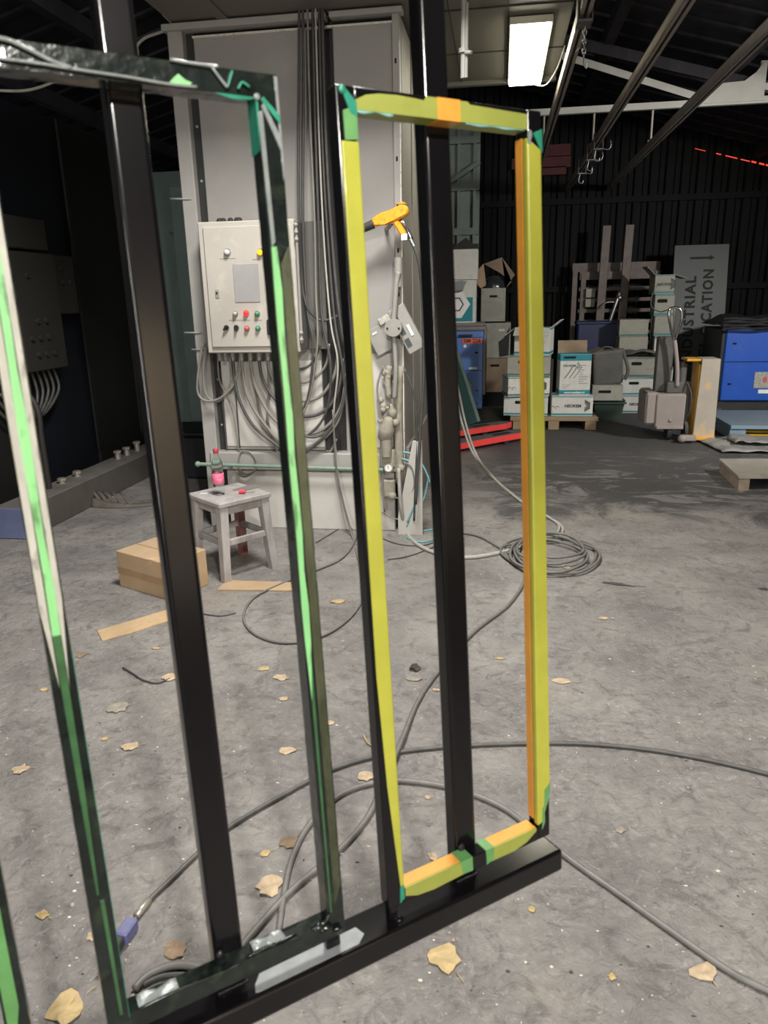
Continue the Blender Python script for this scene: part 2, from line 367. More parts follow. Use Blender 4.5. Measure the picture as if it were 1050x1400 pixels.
# ------------------------------------------------------------------ setting
def floor_material():
    m = bpy.data.materials.new('dusty_concrete_floor'); m.use_nodes = True
    nt = m.node_tree; N = nt.nodes; L = nt.links; b = N['Principled BSDF']
    b.inputs['Roughness'].default_value = .7; b.inputs['Specular IOR Level'].default_value = .35
    tc = N.new('ShaderNodeTexCoord'); src = tc.outputs['Object']
    def nz(scale, det=6, rough=.6, vec=None, dist=0):
        n = N.new('ShaderNodeTexNoise'); n.inputs['Scale'].default_value = scale; n.inputs['Detail'].default_value = det
        n.inputs['Roughness'].default_value = rough; n.inputs['Distortion'].default_value = dist
        L.new(vec or src, n.inputs['Vector']); return n.outputs['Fac']
    def mr(v, a, c, lo=0, hi=1):
        r = N.new('ShaderNodeMapRange'); r.inputs['From Min'].default_value = a; r.inputs['From Max'].default_value = c
        r.inputs['To Min'].default_value = lo; r.inputs['To Max'].default_value = hi; L.new(v, r.inputs['Value']); return r.outputs['Result']
    def mx(f, a, rgb):
        n = N.new('ShaderNodeMix'); n.data_type = 'RGBA'; L.new(f, n.inputs[0]); L.new(a, n.inputs[6]); n.inputs[7].default_value = (*lin(rgb), 1); return n.outputs[2]
    def ma(op, a, b2):
        n = N.new('ShaderNodeMath'); n.operation = op
        for i, q in enumerate((a, b2)):
            if isinstance(q, (int, float)): n.inputs[i].default_value = q
            else: L.new(q, n.inputs[i])
        return n.outputs[0]
    r0 = N.new('ShaderNodeValToRGB'); r0.color_ramp.elements[0].position = .32; r0.color_ramp.elements[1].position = .68
    r0.color_ramp.elements[0].color = (*lin((118,115,113)), 1); r0.color_ramp.elements[1].color = (*lin((158,154,149)), 1)
    L.new(nz(2.2, 8, .65), r0.inputs['Fac']); col = r0.outputs['Color']
    col = mx(mr(nz(9, 8, .75, dist=1.5), .5, .64, 0, .7), col, (98,95,93))
    col = mx(mr(nz(17, 8, .75, dist=2.5), .55, .66, 0, .55), col, (176,172,166))
    col = mx(mr(nz(1.1, 4, .5), .58, .72, 0, .35), col, (136,124,100))
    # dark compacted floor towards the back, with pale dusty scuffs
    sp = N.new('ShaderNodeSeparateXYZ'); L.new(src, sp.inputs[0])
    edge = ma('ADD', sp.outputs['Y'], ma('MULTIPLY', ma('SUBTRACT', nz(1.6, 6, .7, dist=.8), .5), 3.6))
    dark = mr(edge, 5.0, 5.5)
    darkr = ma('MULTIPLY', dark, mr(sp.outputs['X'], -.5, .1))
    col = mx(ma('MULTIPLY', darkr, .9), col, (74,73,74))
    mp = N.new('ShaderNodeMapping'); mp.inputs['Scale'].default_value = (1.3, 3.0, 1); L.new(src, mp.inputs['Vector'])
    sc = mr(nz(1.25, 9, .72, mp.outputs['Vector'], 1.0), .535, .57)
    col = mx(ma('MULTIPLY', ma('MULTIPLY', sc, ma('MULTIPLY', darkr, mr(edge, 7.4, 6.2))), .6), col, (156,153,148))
    # pale flecks and scratches
    col = mx(mr(nz(42, 3, .6), .69, .73, 0, .75), col, (190,187,180))
    mp2 = N.new('ShaderNodeMapping'); mp2.inputs['Scale'].default_value = (7, 30, 1); mp2.inputs['Rotation'].default_value = (0, 0, .5); L.new(src, mp2.inputs['Vector'])
    col = mx(mr(nz(1.6, 4, .6, mp2.outputs['Vector'], 2.0), .67, .72, 0, .4), col, (178,174,168))
    col = mx(mr(nz(24, 5, .7, dist=2), .64, .7, 0, .6), col, (82,79,78))
    L.new(col, b.inputs['Base Color'])
    bp = N.new('ShaderNodeBump'); bp.inputs['Strength'].default_value = .8; bp.inputs['Distance'].default_value = .02
    h = ma('ADD', nz(26, 8, .65, dist=1.2), ma('MULTIPLY', nz(5, 5, .6), .8)); L.new(h, bp.inputs['Height'])
    L.new(bp.outputs['Normal'], b.inputs['Normal'])
    return m
def corr_material(name, rgb, rough=.6):
    return mat(name, rgb, rough, 0, .25, 3, stretch=(3, 1, .3), spec=.12)
M['hallwall'] = mat('tan_plastered_wall', (150,138,120), .8, 0, .1, 3)
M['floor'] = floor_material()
M['backwall'] = corr_material('dark_green_corrugated_sheet', (14,18,18))
M['roof'] = corr_material('dark_roof_sheet', (58,57,61))

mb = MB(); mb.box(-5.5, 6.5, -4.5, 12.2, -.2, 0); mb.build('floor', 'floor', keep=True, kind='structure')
# gable end of trapezoidal sheet
def roofz(x): return 3.76-.27*(x-2.1) if x > -1.0 else 4.597-.27*(-1.0-x)
mb = MB(); x = -5.4; p = .21
pts = []
while x < 6.4:
    for dx, dy in ((0,0),(.06,0),(.085,.035),(.185,.035)): pts.append((x+dx, 11.6-dy+.035))
    x += p
b = bmesh.new(); lo = []; hi = []
for (px, py) in pts: lo.append(b.verts.new((px, py, 0))); hi.append(b.verts.new((px, py, roofz(px)-.03)))
lo2 = [b.verts.new((px, py+.02, 0)) for px, py in pts]; hi2 = [b.verts.new((px, py+.02, roofz(px)-.03)) for px, py in pts]
for i in range(len(pts)-1):
    b.faces.new((lo[i], lo[i+1], hi[i+1], hi[i])); b.faces.new((lo2[i+1], lo2[i], hi2[i], hi2[i+1])); b.faces.new((hi[i], hi[i+1], hi2[i+1], hi2[i]))
mb._add(b)
for zz in (1.55, 2.75): mb.box(-5.3, 6.3, 11.545, 11.6, zz-.04, zz+.04)
mb.build('wall_back', 'backwall', keep=True, kind='structure')
# pitched roof of ribbed sheets on purlins
mb = MB()
for (xa, xb) in ((-5.5, -1.0), (-1.0, 6.5)):
    for k in range(40):
        y0 = -4.4+k*.41
        pa, pb = V(xa, y0, roofz(xa)), V(xb, y0, roofz(xb))
        for off, w, h in ((0, .41, .02), (.05, .07, .045)):
            a0 = pa+V(0, off, -(.025 if h > .03 else 0)); b0 = pb+V(0, off, -(.025 if h > .03 else 0))
            bb = bmesh.new()
            vs = [bb.verts.new(q) for q in (a0, b0, b0+V(0,w,0), a0+V(0,w,0))]; vt = [bb.verts.new(q.co+V(0,0,h)) for q in vs]
            bb.faces.new(vs); bb.faces.new(vt)
            for i in range(4): bb.faces.new((vs[i], vs[(i+1) % 4], vt[(i+1) % 4], vt[i]))
            mb._add(bb)
mb.build('ceiling', 'roof', keep=True, kind='structure')
mb = MB()
for xk in (-4.6, -3.6, -2.6, -1.6, 1.0, 2.2, 3.4, 4.6):
    mb.box(xk-.05, xk+.05, -4.3, 11.5, roofz(xk)-.2, roofz(xk)-.06)
mb.build('trim_1', 'roof', keep=True, kind='structure')
# daylight glowing red through the gap under the sloping eave
mb = MB(); xx = 2.15
while xx < 4.6:
    w = random.uniform(.06, .16)
    if xx > 2.75 or random.random() < .5:
        hgt = .006 if xx < 2.8 else (.011 if xx < 3.2 else .02)
        mb.prism([(xx, roofz(xx)-.27), (xx+w, roofz(xx+w)-.27), (xx+w, roofz(xx+w)-.27+hgt), (xx, roofz(xx)-.27+hgt)], 0, .01,
                 Matrix.Translation((0, 11.56, 0)) @ FRONT)
    xx += w+random.uniform(.015, .06)
mb.build('trim_2', 'redgap', keep=True, kind='structure')
# dark wall of the neighbouring booth on the left
mb = MB()
mb.box(-3.7, -3.52, 2.6, 5.0, 0, 2.9); mb.box(-3.7, -3.55, 5.0, 6.0, 0, 2.9, mi=1); mb.box(-3.7, -3.52, 6.0, 7.6, 0, 2.9)
for yy in (3.2, 4.4, 5.02, 5.98, 6.8): mb.box(-3.52, -3.50, yy-.03, yy+.03, .25, 2.9)
mb.build('wall_left', ['leftwall', 'leftwallnavy'], keep=True, kind='structure')
mb = MB(); mb.box(-3.52, -1.2, 7.6, 7.7, 0, 2.75); mb.box(-2.75, -2.68, 7.57, 7.6, 0, 2.75); mb.box(-3.5, -1.3, 7.57, 7.6, 1.0, 1.1)
mb.build('wall_left_end', 'tealwall', keep=True, kind='structure')

# walls of the hall behind and to the right of the photographer
mb = MB(); mb.box(-5.5, 6.5, -4.5, -4.3, 0, 2.6); mb.build('wall_front', 'hallwall', keep=True, kind='structure')
mb = MB(); mb.box(6.3, 6.5, -4.3, 11.6, 0, 2.45); mb.build('wall_right', 'hallwall', keep=True, kind='structure')

# ------------------------------------------------------------------ spray booth (big grey body with hood)
YB = 4.62
booth = thing('spray_booth', 'large grey sheet-metal spray booth with overhanging hood behind the stool', 'booth', (-1.25, YB, 0))
def P(mb, name, mats, parent): return mb.build(name, mats, parent)
mb = MB(); mb.box(-1.80, -1.12, YB, YB+.04, .535, 2.965, .006); P(mb, 'front_panel', 'booth', booth)
mb = MB(); mb.box(-.975, -.632, YB, YB+.04, .5, 2.965, .006); P(mb, 'front_panel', 'booth', booth)
mb = MB(); mb.box(-1.12, -.975, YB+.04, YB+.07, .5, 3.0); mb.box(-1.80, -.6, YB+.07, YB+.1, 0, 3.0); P(mb, 'cable_recess', 'boothdark', booth)
mb = MB(); mb.box(-1.94, -1.85, YB-.04, YB+.06, 0, 3.0, .006); mb.box(-1.85, -1.80, YB+.02, YB+.06, 0, 3.0, mi=1)
for zz in (.7, 1.0, 1.35, 2.2, 2.5, 2.8): mb.cyl((-1.825, YB+.015, zz), (-1.825, YB+.025, zz), .008, n=8)
P(mb, 'frame_post', ['boothframe', 'boothdark'], booth)
mb = MB(); mb.box(-.632, -.592, YB-.03, YB+.05, .0, 3.0, .003); mb.box(-.594, -.588, YB-.034, YB-.022, .3, 2.86, mi=1)
for k in range(10): mb.box(-.618, -.608, YB-.032, YB-.029, .5+k*.25, .525+k*.25, mi=2)
P(mb, 'frame_post', ['boothframe', 'edge', 'hole'], booth)
mb = MB(); mb.box(-.64, -.59, YB+.05, 6.2, .55, 3.0); mb.box(-.65, -.57, YB+.05, 6.2, .0, .55)
mb.box(-.59, -.583, 5.1, 5.14, .0, 3.0); mb.box(-.59, -.583, 5.6, 5.64, .0, 3.0); P(mb, 'side_panel', 'booth', booth)
mb = MB(); mb.box(-1.96, -1.0, YB-.07, YB+.02, 2.985, 3.02, .004); mb.box(-.98, -.57, YB-.06, YB+.02, 2.99, 3.02, .004)
mb.box(-1.8, -.62, YB-.012, YB+.01, 2.955, 2.966, mi=1); P(mb, 'top_flange', ['boothframe', 'edge'], booth)
mb = MB(); mb.box(-1.9, -.64, YB-.06, YB+.06, .41, .53, .008); P(mb, 'sill', 'boothframe', booth)
mb = MB(); mb.box(-1.80, -.86, YB-.03, YB+.05, 0, .40, .005); mb.box(-.86, -.66, YB-.02, YB+.05, 0, .40, .005)
P(mb, 'base_panel', 'boothlow', booth)
mb = MB(); mb.box(-1.79, -1.12, YB-.006, YB, .56, 1.12, .002); mb.box(-.95, -.66, YB-.005, YB, .56, 1.16, .002); P(mb, 'access_panel', 'boothlow', booth)
mb = MB(); mb.cyl((-1.97, YB-.1, .455), (-.72, YB-.1, .435), .012, n=12); mb.ball((-1.97, YB-.1, .455), .02)
for xx in (-1.75, -1.3, -.85): mb.box(xx-.01, xx+.01, YB-.1, YB-.05, .43, .45)
P(mb, 'pipe', 'greenpipe', booth)
# hood
mb = MB(); mb.box(-1.9, .36, 3.72, 6.22, 3.03, 3.5)
for yy in (4.72, 5.5): mb.box(-.55, .36, yy, yy+.008, 3.024, 3.03, mi=1)
for xx in (-.33, .0): mb.box(xx, xx+.006, 4.3, 6.2, 3.025, 3.03, mi=1)
mb.box(-.58, .36, 6.17, 6.22, 3.0, 3.03)
mb.box(-1.62, -1.56, 4.2, 4.6, 3.02, 3.03, mi=0)
P(mb, 'hood', ['hood', 'boothdark'], booth)
mb = MB(); mb.cyl((-.21, 4.1, 2.53), (-.21, 4.1, 3.03), .014, n=12); mb.cyl((-.195, 4.09, 2.53), (-.195, 4.09, 2.85), .008, n=8)
mb.cyl((-.21, 4.1, 2.64), (-.21, 4.1, 2.66), .024, n=12); mb.cyl((-.2, 4.08, 2.635), (-.17, 4.06, 2.63), .009, n=8)
mb.box(-.22, -.2, 4.1, 4.22, 3.2, 3.23)
P(mb, 'drop_pipe', 'greyplastic', booth)
# hanging cables in front of the recess (drawn on the booth face, a hand's width in front of it)
def bp(px, py, d=.08): return oy(px, py, YB-d)
for pts, r, mt in (
    ([(409,0),(409,120),(408,250),(411,360),(418,415),(436,437),(456,435),(468,425),(470,418)], .008, 'cabledark'),
    ([(414,0),(415,150),(414,300),(420,420),(428,470),(422,540),(404,572),(390,588)], .008, 'cabledark'),
    ([(420,0),(424,160),(430,300),(432,400),(434,470),(424,540),(408,580)], .007, 'cable'),
    ([(427,0),(431,170),(436,320),(440,430),(452,500),(447,560),(425,592),(400,600)], .008, 'cabledark'),
    ([(431,0),(436,180),(443,330),(452,440),(462,500),(456,580),(468,680),(482,725)], .006, 'palecable'),
    ([(436,0),(441,200),(450,350),(458,440),(468,500),(470,545),(452,585),(428,598),(404,590)], .008, 'cabledark'),
    ([(440,0),(446,200),(455,340),(464,430),(476,500),(478,540)], .010, 'cabledark')):
    mb = MB(); mb.tube([bp(x, y, .07+.012*i % .05) for i, (x, y) in enumerate(pts)], r); P(mb, 'cable', mt, booth)
mb = MB(); mb.tube([bp(*q, .05) for q in ((326,620),(322,632),(324,645),(334,652),(345,646),(348,634),(342,622),(332,619))], .006, closed=True)
mb.tube([bp(*q, .065) for q in ((330,618),(326,632),(330,646),(340,649),(350,640),(348,626),(340,618))], .006, closed=True)
mb.tube([bp(*q, .05) for q in ((327,620),(318,560),(300,520),(298,480))], .005)
P(mb, 'cable_coil', 'cable', booth)
mb = MB(); mb.tube([bp(*q, .1) for q in ((277,470),(272,500),(270,535),(281,548),(300,545),(318,528),(326,505),(328,486))], .008)
mb.tube([bp(*q, .09) for q in ((281,475),(278,510),(282,540),(300,548),(316,520),(314,486))], .007); P(mb, 'cable', 'cable', booth)
mb = MB(); mb.tube([bp(*q, .01) for q in ((296,478),(303,540),(309,600),(312,660))], .006); mb.tube([bp(*q, .02) for q in ((319,490),(324,560),(328,612))], .004)
P(mb, 'cable', 'cabledark', booth)
for (xa, xb, yy) in ((252, 276, 455), (262, 280, 478), (233, 262, 272), (395, 405, 300)):
    mb = MB(); mb.tube([bp(xa, yy, .05), bp(xb, yy, .04)], .006, sub=1); P(mb, 'hook_peg', 'greyplastic', booth)
# ------------------------------------------------------------------ control cabinet on the booth
YC = 4.42
cc = thing('control_cabinet', 'beige grey electrical control cabinet with lit amber and red lamps on the booth', 'control cabinet', (-1.5, YC, 1.17))
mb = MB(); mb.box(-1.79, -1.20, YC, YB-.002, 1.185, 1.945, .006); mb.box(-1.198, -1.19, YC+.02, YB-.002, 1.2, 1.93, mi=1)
P(mb, 'cabinet_body', ['cab', 'cabshade'], cc)
mb = MB(); mb.box(-1.19, -1.07, YB-.02, YB-.004, 1.19, 1.945, .003); P(mb, 'back_plate', 'cabshade', cc)  # plate added to widen the cabinet's dark side band
mb = MB(); mb.box(-1.755, -1.225, YC-.012, YC+.004, 1.22, 1.915, .004)
mb.box(-1.75, -1.23, YC-.0125, YC-.012, 1.2225, 1.2245, mi=1)
def cab(px, py): return oy(px, py, YC-.012)
mb2 = mb
for (xa, xb, yy) in ((300, 322, 354), (345, 362, 355), (313, 331, 438), (331, 342, 438), (347, 358, 438)):
    a = cab(xa, yy); c = cab(xb, yy); mb.box(a.x, c.x, YC-.0128, YC-.012, a.z-.002, a.z+.002, mi=2)
door = P(mb, 'door', ['cab', 'hole', 'inklight'], cc)
a = cab(318, 361); c = cab(357, 413)
mb = MB(); mb.box(a.x, c.x-.003, YC-.016, YC-.012, c.z, a.z, .002); P(mb, 'screen', 'screen', door)
def button(px, py, name, mt, r=.0135, d=.02, shape='cap'):
    q = cab(px, py); mb = MB()
    mb.cyl((q.x, YC-.012, q.z), (q.x, YC-.018, q.z), r*1.25, n=20, mi=1)
    if shape == 'cap': mb.lathe([(r, 0), (r, d*.6), (r*.75, d), (0, d*1.05)], Matrix.Translation((q.x, YC-.016, q.z)) @ FRONT, mi=0)
    else:
        mb.cyl((q.x, YC-.016, q.z), (q.x, YC-.024, q.z), r, mi=0)
        mb.box(-r*.3, r*.3, -.04, -.02, -r*1.5, r*1.2, mtx=Matrix.Translation((q.x, YC, q.z)) @ Matrix.Rotation(.9 if shape == 'sel' else 0, 4, 'Y'), mi=0)
    return P(mb, name, [mt, 'steel'], door)
button(311, 345, 'pilot_lamp', 'pcl', .017); button(356, 345, 'pilot_lamp', 'amber', .016)
button(322, 429, 'push_button', 'whtbtn'); button(337, 428, 'push_button', 'redlit', .0145); button(352, 429, 'push_button', 'grnbtn')
button(310, 448, 'selector_switch', 'dkbtn', shape='sel'); button(323.5, 448, 'key_switch', 'dkbtn', shape='key')
button(338, 449, 'push_button', 'redbtn'); button(353, 449, 'push_button', 'grnbtn')
q = cab(297, 402); mb = MB(); mb.box(q.x-.012, q.x+.012, YC-.016, YC-.012, q.z-.025, q.z+.025, .002); mb.cyl((q.x, YC-.014, q.z+.006), (q.x, YC-.02, q.z+.006), .006, n=10, mi=1)
P(mb, 'lock', ['greyplastic', 'hole'], door)
q = cab(370, 447); mb = MB(); mb.box(q.x-.02, q.x+.02, YC-.03, YC-.012, q.z-.045, q.z+.045, .006); P(mb, 'latch', 'blackplastic', door)
mb = MB(); mb.cyl((-1.186, YC-.008, 1.24), (-1.186, YC-.008, 1.9), .009, n=10)
for zz in (1.26, 1.30, 1.83, 1.87, 1.91): mb.ball((-1.186, YC-.012, zz), .014)
P(mb, 'hinge', 'greyplastic', cc)
for xx in (-1.68, -1.655, -1.61, -1.57, -1.555):
    mb = MB(); mb.ball((xx, 4.5, 1.955), .018); P(mb, 'eye_bolt', 'boothdark', cc)
gl = [300, 308, 318, 330, 342, 354, 366, 378, 390]
ends = [(404,612),(410,640),(420,660),(436,655),(452,640),(462,615),(470,590),(476,560),(478,540)]
for i, gx in enumerate(gl):
    g = oy(gx, 484, YC+.1); mb = MB(); mb.cyl((g.x, g.y, 1.187), (g.x, g.y, 1.155), .015, n=10); mb.cyl((g.x, g.y, 1.155), (g.x, g.y, 1.13), .011, n=10)
    P(mb, 'cable_gland', 'greyplastic', cc)
for i, path in enumerate((
    [(318,490),(325,540),(345,580),(375,606),(404,622),(440,600),(466,560),(476,500),(478,440)],
    [(330,490),(338,540),(360,578),(395,612),(432,606),(462,575),(474,510)],
    [(342,490),(350,530),(372,570),(404,592),(440,588),(466,556),(476,500)],
    [(354,490),(360,520),(380,550),(408,568),(438,565),(460,540),(470,490)],
    [(366,490),(372,515),(392,540),(415,548),(440,540),(458,510),(462,470)],
    [(378,490),(386,510),(404,522),(425,520),(445,500),(450,470)],
    [(390,490),(396,500),(410,505),(428,495),(438,470)],
    [(342,490),(352,545),(362,580),(385,610),(418,640),(448,622),(460,600)],
    [(366,490),(368,530),(366,575),(380,620),(392,640)])):
    mb = MB(); mb.tube([bp(x, y, .1-.008*i+.0*k) for k, (x, y) in enumerate(path)], .0105 if i < 5 else .008); P(mb, 'cable', 'cable' if i % 3 else 'cabledark', cc)
# ------------------------------------------------------------------ gun, junction box, regulators by the booth's right corner
def face(px, py, d): return oy(px, py, YB-d)
g0 = face(538, 300, .17)
gun = thing('spray_gun', 'orange powder spray gun hanging on the booth corner', 'spray gun', g0)
def polyface(pp, y0, y1, mb, mi=0, bev=.004):
    # polygon given on the booth plane -> solid of real thickness
    pts = [oy(x, y, (y0+y1)/2) for x, y in pp]
    mb.prism([(p.x, -p.z) for p in pts], y0, y1, Matrix(((1,0,0,0),(0,0,1,0),(0,-1,0,0),(0,0,0,1))), mi=mi, bev=bev)
mb = MB(); polyface([(508,301),(518,293),(535,287),(549,280),(556,281),(560,287),(557,295),(541,303),(526,305),(512,311)], 4.41, 4.47, mb, bev=.01)
polyface([(545,279),(556,279),(552,276),(540,279)], 4.42, 4.46, mb, bev=.0); P(mb, 'gun_body', 'gun', gun)
a = oy(511, 306, 4.44); c = oy(484, 318, 4.43)
mb = MB(); mb.cyl(a, c, .026, .02, n=16); mb.cyl(c, c+(c-a)*.4, .014, .014, n=14); P(mb, 'barrel', 'blackplastic', gun)
mb = MB(); polyface([(536,303),(545,301),(556,320),(549,324)], 4.42, 4.46, mb, bev=.008); P(mb, 'grip', 'gun', gun)
mb = MB(); mb.tube([oy(547,301,4.44), oy(556,314,4.43), oy(563,328,4.43)], .011, sub=3); mb.box(-.02, .02, -.02, .02, -.02, .02, .004, mtx=Matrix.Translation(oy(553,324,4.44))); P(mb, 'metal_tube', 'chrome', gun)
mb = MB(); mb.cyl(oy(561,327,4.43), oy(566,337,4.43), .014, n=14); P(mb, 'fitting', 'steel', gun)
mb = MB(); mb.tube([oy(566,337,4.43), oy(574,365,4.44), oy(578,430,4.5), oy(579,520,4.52), oy(574,600,4.5), oy(568,690,4.45)], .009); P(mb, 'hose', 'cabledark', gun)
mb = MB(); mb.tube([oy(535,306,4.47), oy(530,312,4.53), oy(528,312,4.62)], .012, sub=3); P(mb, 'bracket', 'steel', gun)

jb = thing('junction_box', 'round grey conduit junction box with tilted boxes on the booth corner', 'junction box', face(538, 448, .06))
mb = MB(); q = face(538, 448, .13); mb.cyl((q.x, YB-.09, q.z), (q.x, YB-.15, q.z), .052, n=28); 
for dx in (-.035, .035): mb.cyl((q.x+dx, YB-.15, q.z-.003), (q.x+dx, YB-.155, q.z-.003), .006, n=8, mi=1)
P(mb, 'cover', ['greyplastic', 'hole'], jb)
mb = MB(); mb.tube([face(x, y, .11) for x, y in ((545,372),(542,388),(540,415),(538,440))], .017); mb.tube([face(x, y, .11) for x, y in ((538,456),(540,480),(541,510),(539,545))], .015)
mb.cyl(face(545, 352, .09), face(544, 392, .09), .024, n=14); P(mb, 'conduit', 'greyplastic', jb)
def tilted(name, cx, cy, w, h, d, ang, dist, mt, parent, extra=None):
    q = face(cx, cy, dist); mb = MB(); T = Matrix.Translation(q) @ Matrix.Rotation(ang, 4, 'Y')
    mb.box(-w/2, w/2, -d/2, d/2, -h/2, h/2, .006, mtx=T)
    if extra: extra(mb, T)
    return P(mb, name, [mt, 'ink', 'whiteprint', 'hole'], parent)
tilted('tilted_box', 521, 464, .13, .17, .04, R(-28), .05, 'greyplastic', jb, lambda m, T: m.box(-.03, .0, -.024, -.019, .045, .055, mtx=T, mi=2))
tilted('nameplate', 526, 437, .085, .045, .012, R(-28), .08, 'greytape', jb)
def meter(m, T):
    m.box(-.04, -.01, -.035, -.029, -.02, .12, mtx=T, mi=1); m.box(-.04, -.01, -.035, -.029, -.10, -.05, mtx=T, mi=1)
    m.box(.012, .028, -.035, -.029, -.05, .02, mtx=T, mi=2)
tilted('meter_box', 556, 450, .11, .29, .06, R(-28), .06, 'greyplastic', jb, meter)
reg = thing('air_regulator', 'dust-covered air filter regulator with round gauge on the booth corner', 'regulator', face(532, 640, .08))
mb = MB()
q = face(528, 590, .09); mb.lathe([(.03,-.07),(.045,-.05),(.05,0),(.05,.03),(.035,.05),(.03,.09),(.02,.1)], Matrix.Translation(q) @ Matrix.Rotation(.25, 4, 'Y') @ Matrix.Rotation(.3, 4, 'X'))
mb.cyl(q+V(0,0,-.05), q+V(0,0,-.16), .036, .03, n=16); P(mb, 'filter_bowl', 'dusty', reg)
mb = MB(); q2 = face(537, 565, .07); mb.lathe([(.02,-.03),(.028,0),(.028,.02),(.018,.035),(.02,.06)], Matrix.Translation(q2)); mb.ball(face(541, 578, .08), .026); mb.ball(face(524, 560, .06), .022); mb.ball(face(520, 575, .07), .02); P(mb, 'valve_knob', 'dusty', reg)
mb = MB(); q3 = face(531, 640, .1); mb.cyl(q3+V(0,.03,0), q3+V(0,0,0), .03, n=20); mb.cyl(q3, q3+V(0,-.004,0), .022, n=20, mi=1); mb.box(-.002,.002,-.006,-.003,-.004,.016, mtx=Matrix.Translation(q3), mi=2); P(mb, 'gauge', ['dusty', 'whiteprint', 'ink'], reg)
mb = MB(); mb.box(-.05, .05, -.03, .03, -.06, .06, .01, mtx=Matrix.Translation(face(530, 626, .05))); mb.box(-.04, .04, -.03, .03, -.07, .05, .01, mtx=Matrix.Translation(face(532, 665, .05)))
mb.tube([face(x, y, .04) for x, y in ((545,500),(544,560),(546,620),(547,660))], .03, sub=3); mb.tube([face(x, y, .06) for x, y in ((533,500),(530,520),(532,545))], .02, sub=3)
mb.ball(face(549, 640, .07), .024); mb.ball(face(536, 678, .07), .03)
for k in range(9): mb.ball(face(524+random.uniform(-6, 24), 505+random.uniform(0, 55), random.uniform(.03, .08)), random.uniform(.012, .024))
P(mb, 'manifold', 'dusty', reg)
for pts, mt, r in (([(551,618),(566,622),(580,640),(588,660)], 'bluehose', .006), ([(549,627),(565,634),(572,655),(570,680),(557,714)], 'bluehose', .006), ([(586,650),(580,680),(568,700),(556,720)], 'bluehose', .005),
                   ([(526,668),(540,680),(556,680),(566,665),(563,640),(552,632)], 'cable', .005), ([(522,700),(536,708),(556,712)], 'cable', .005),
                   ([(553,505),(566,540),(570,590),(568,660),(566,712)], 'cabledark', .007), ([(524,500),(516,530),(520,570),(522,640),(526,700)], 'cable', .006), ([(522,515),(534,540),(540,520)], 'steel', .005)):
    mb = MB(); mb.tube([face(x, y, .07+.006*i) for i, (x, y) in enumerate(pts)], r); P(mb, 'air_hose', mt, reg)
tube_hose = MB(); tube_hose.tube([face(545,640,.1), face(548,690,.12)]+[fl(x, y, .012) for x, y in ((556,727),(572,745),(600,757),(640,762),(690,754),(735,740),(770,738))], .012)
tube_hose.build('air_hose', 'palecable', label='pale thick hose running from the regulator across the floor to the cable coil', cat='hose')
# tray leg beside the regulators
mb = MB(); mb.prism([(0,0),(.16,0),(.16,.62),(.10,.62),(0,.12)], 0, .03, Matrix.Translation((-.63, YB-.06, 0)) @ FRONT); mb.build('support_plate', 'boothlow', booth)

# ------------------------------------------------------------------ lamp on the hood
lt = thing('ceiling_light', 'lit rectangular fluorescent lamp under the grey hood', 'ceiling light', (.135, 5.52, 2.97))
mb = MB(); mb.box(.012, .258, 4.88, 6.16, 2.985, 3.024, .004); P(mb, 'housing', 'lampbody', lt)
mb = MB(); mb.box(.022, .248, 4.9, 6.14, 2.97, 2.986, .003); P(mb, 'diffuser', 'diff', lt)
mb = MB(); mb.tube([V(.18,6.12,2.975), V(.28,6.0,2.93), V(.34,5.7,2.96), V(.37,5.5,3.03)], .005); P(mb, 'wire', 'palecable', lt)
# ------------------------------------------------------------------ conveyor rails, truss
rails = []
for i, (rx, lab) in enumerate(((.395, 'grey conveyor rail nearest the lit lamp, with trolley and chain'), (.893, 'middle grey overhead conveyor rail with hooks at its far end'), (1.463, 'rightmost grey overhead conveyor rail'))):
    t = thing('conveyor_rail', lab, 'overhead rail', (rx, 6, 2.87), 'overhead conveyor rails'); rails.append(t)
    mb = MB(); mb.box(rx-.028, rx-.023, -1.0, 11.5, 2.88, 2.95); mb.box(rx+.023, rx+.028, -1.0, 11.5, 2.88, 2.95); mb.box(rx-.028, rx+.028, -1.0, 11.5, 2.945, 2.952)
    mb.box(rx-.028, rx-.008, -1.0, 11.5, 2.878, 2.883); mb.box(rx+.008, rx+.028, -1.0, 11.5, 2.878, 2.883); P(mb, 'track', 'rail', t)
    for yy in (2.5, 8.5):
        zt = 3.24 if yy == 8.5 else roofz(rx)-.2
        mb = MB(); mb.cyl((rx, yy, 2.95), (rx, yy, zt), .011, n=10); mb.box(rx-.03, rx+.03, yy-.02, yy+.02, 2.95, 2.965); P(mb, 'hanger_rod', 'railrod', t)
t = rails[0]
mb = MB(); yy = 4.5
mb.box(.355, .362, yy-.06, yy+.06, 2.84, 2.99, .002); mb.box(.428, .435, yy-.06, yy+.06, 2.84, 2.99, .002); mb.box(.355, .435, yy-.06, yy+.06, 2.84, 2.852); P(mb, 'trolley', 'jackdark', t)
mb = MB(); cz = 2.83
for k in range(7):
    mb.tube([V(.402+(.009 if k % 2 else 0)*math.cos(a)+(0 if k % 2 else 0), yy+(0 if k % 2 else .009*math.cos(a)), cz-k*.022+.016*math.sin(a)) for a in [j*math.pi/4 for j in range(8)]], .0035, n=6, sub=2, closed=True)
mb.tube([V(.40,yy,2.69), V(.405,yy,2.66), V(.42,yy,2.64), V(.425,yy,2.66)], .004)
mb.tube([V(.395,yy,2.75), V(.36,yy,2.72)], .003, sub=1); P(mb, 'chain', 'steel', t)
t = rails[1]
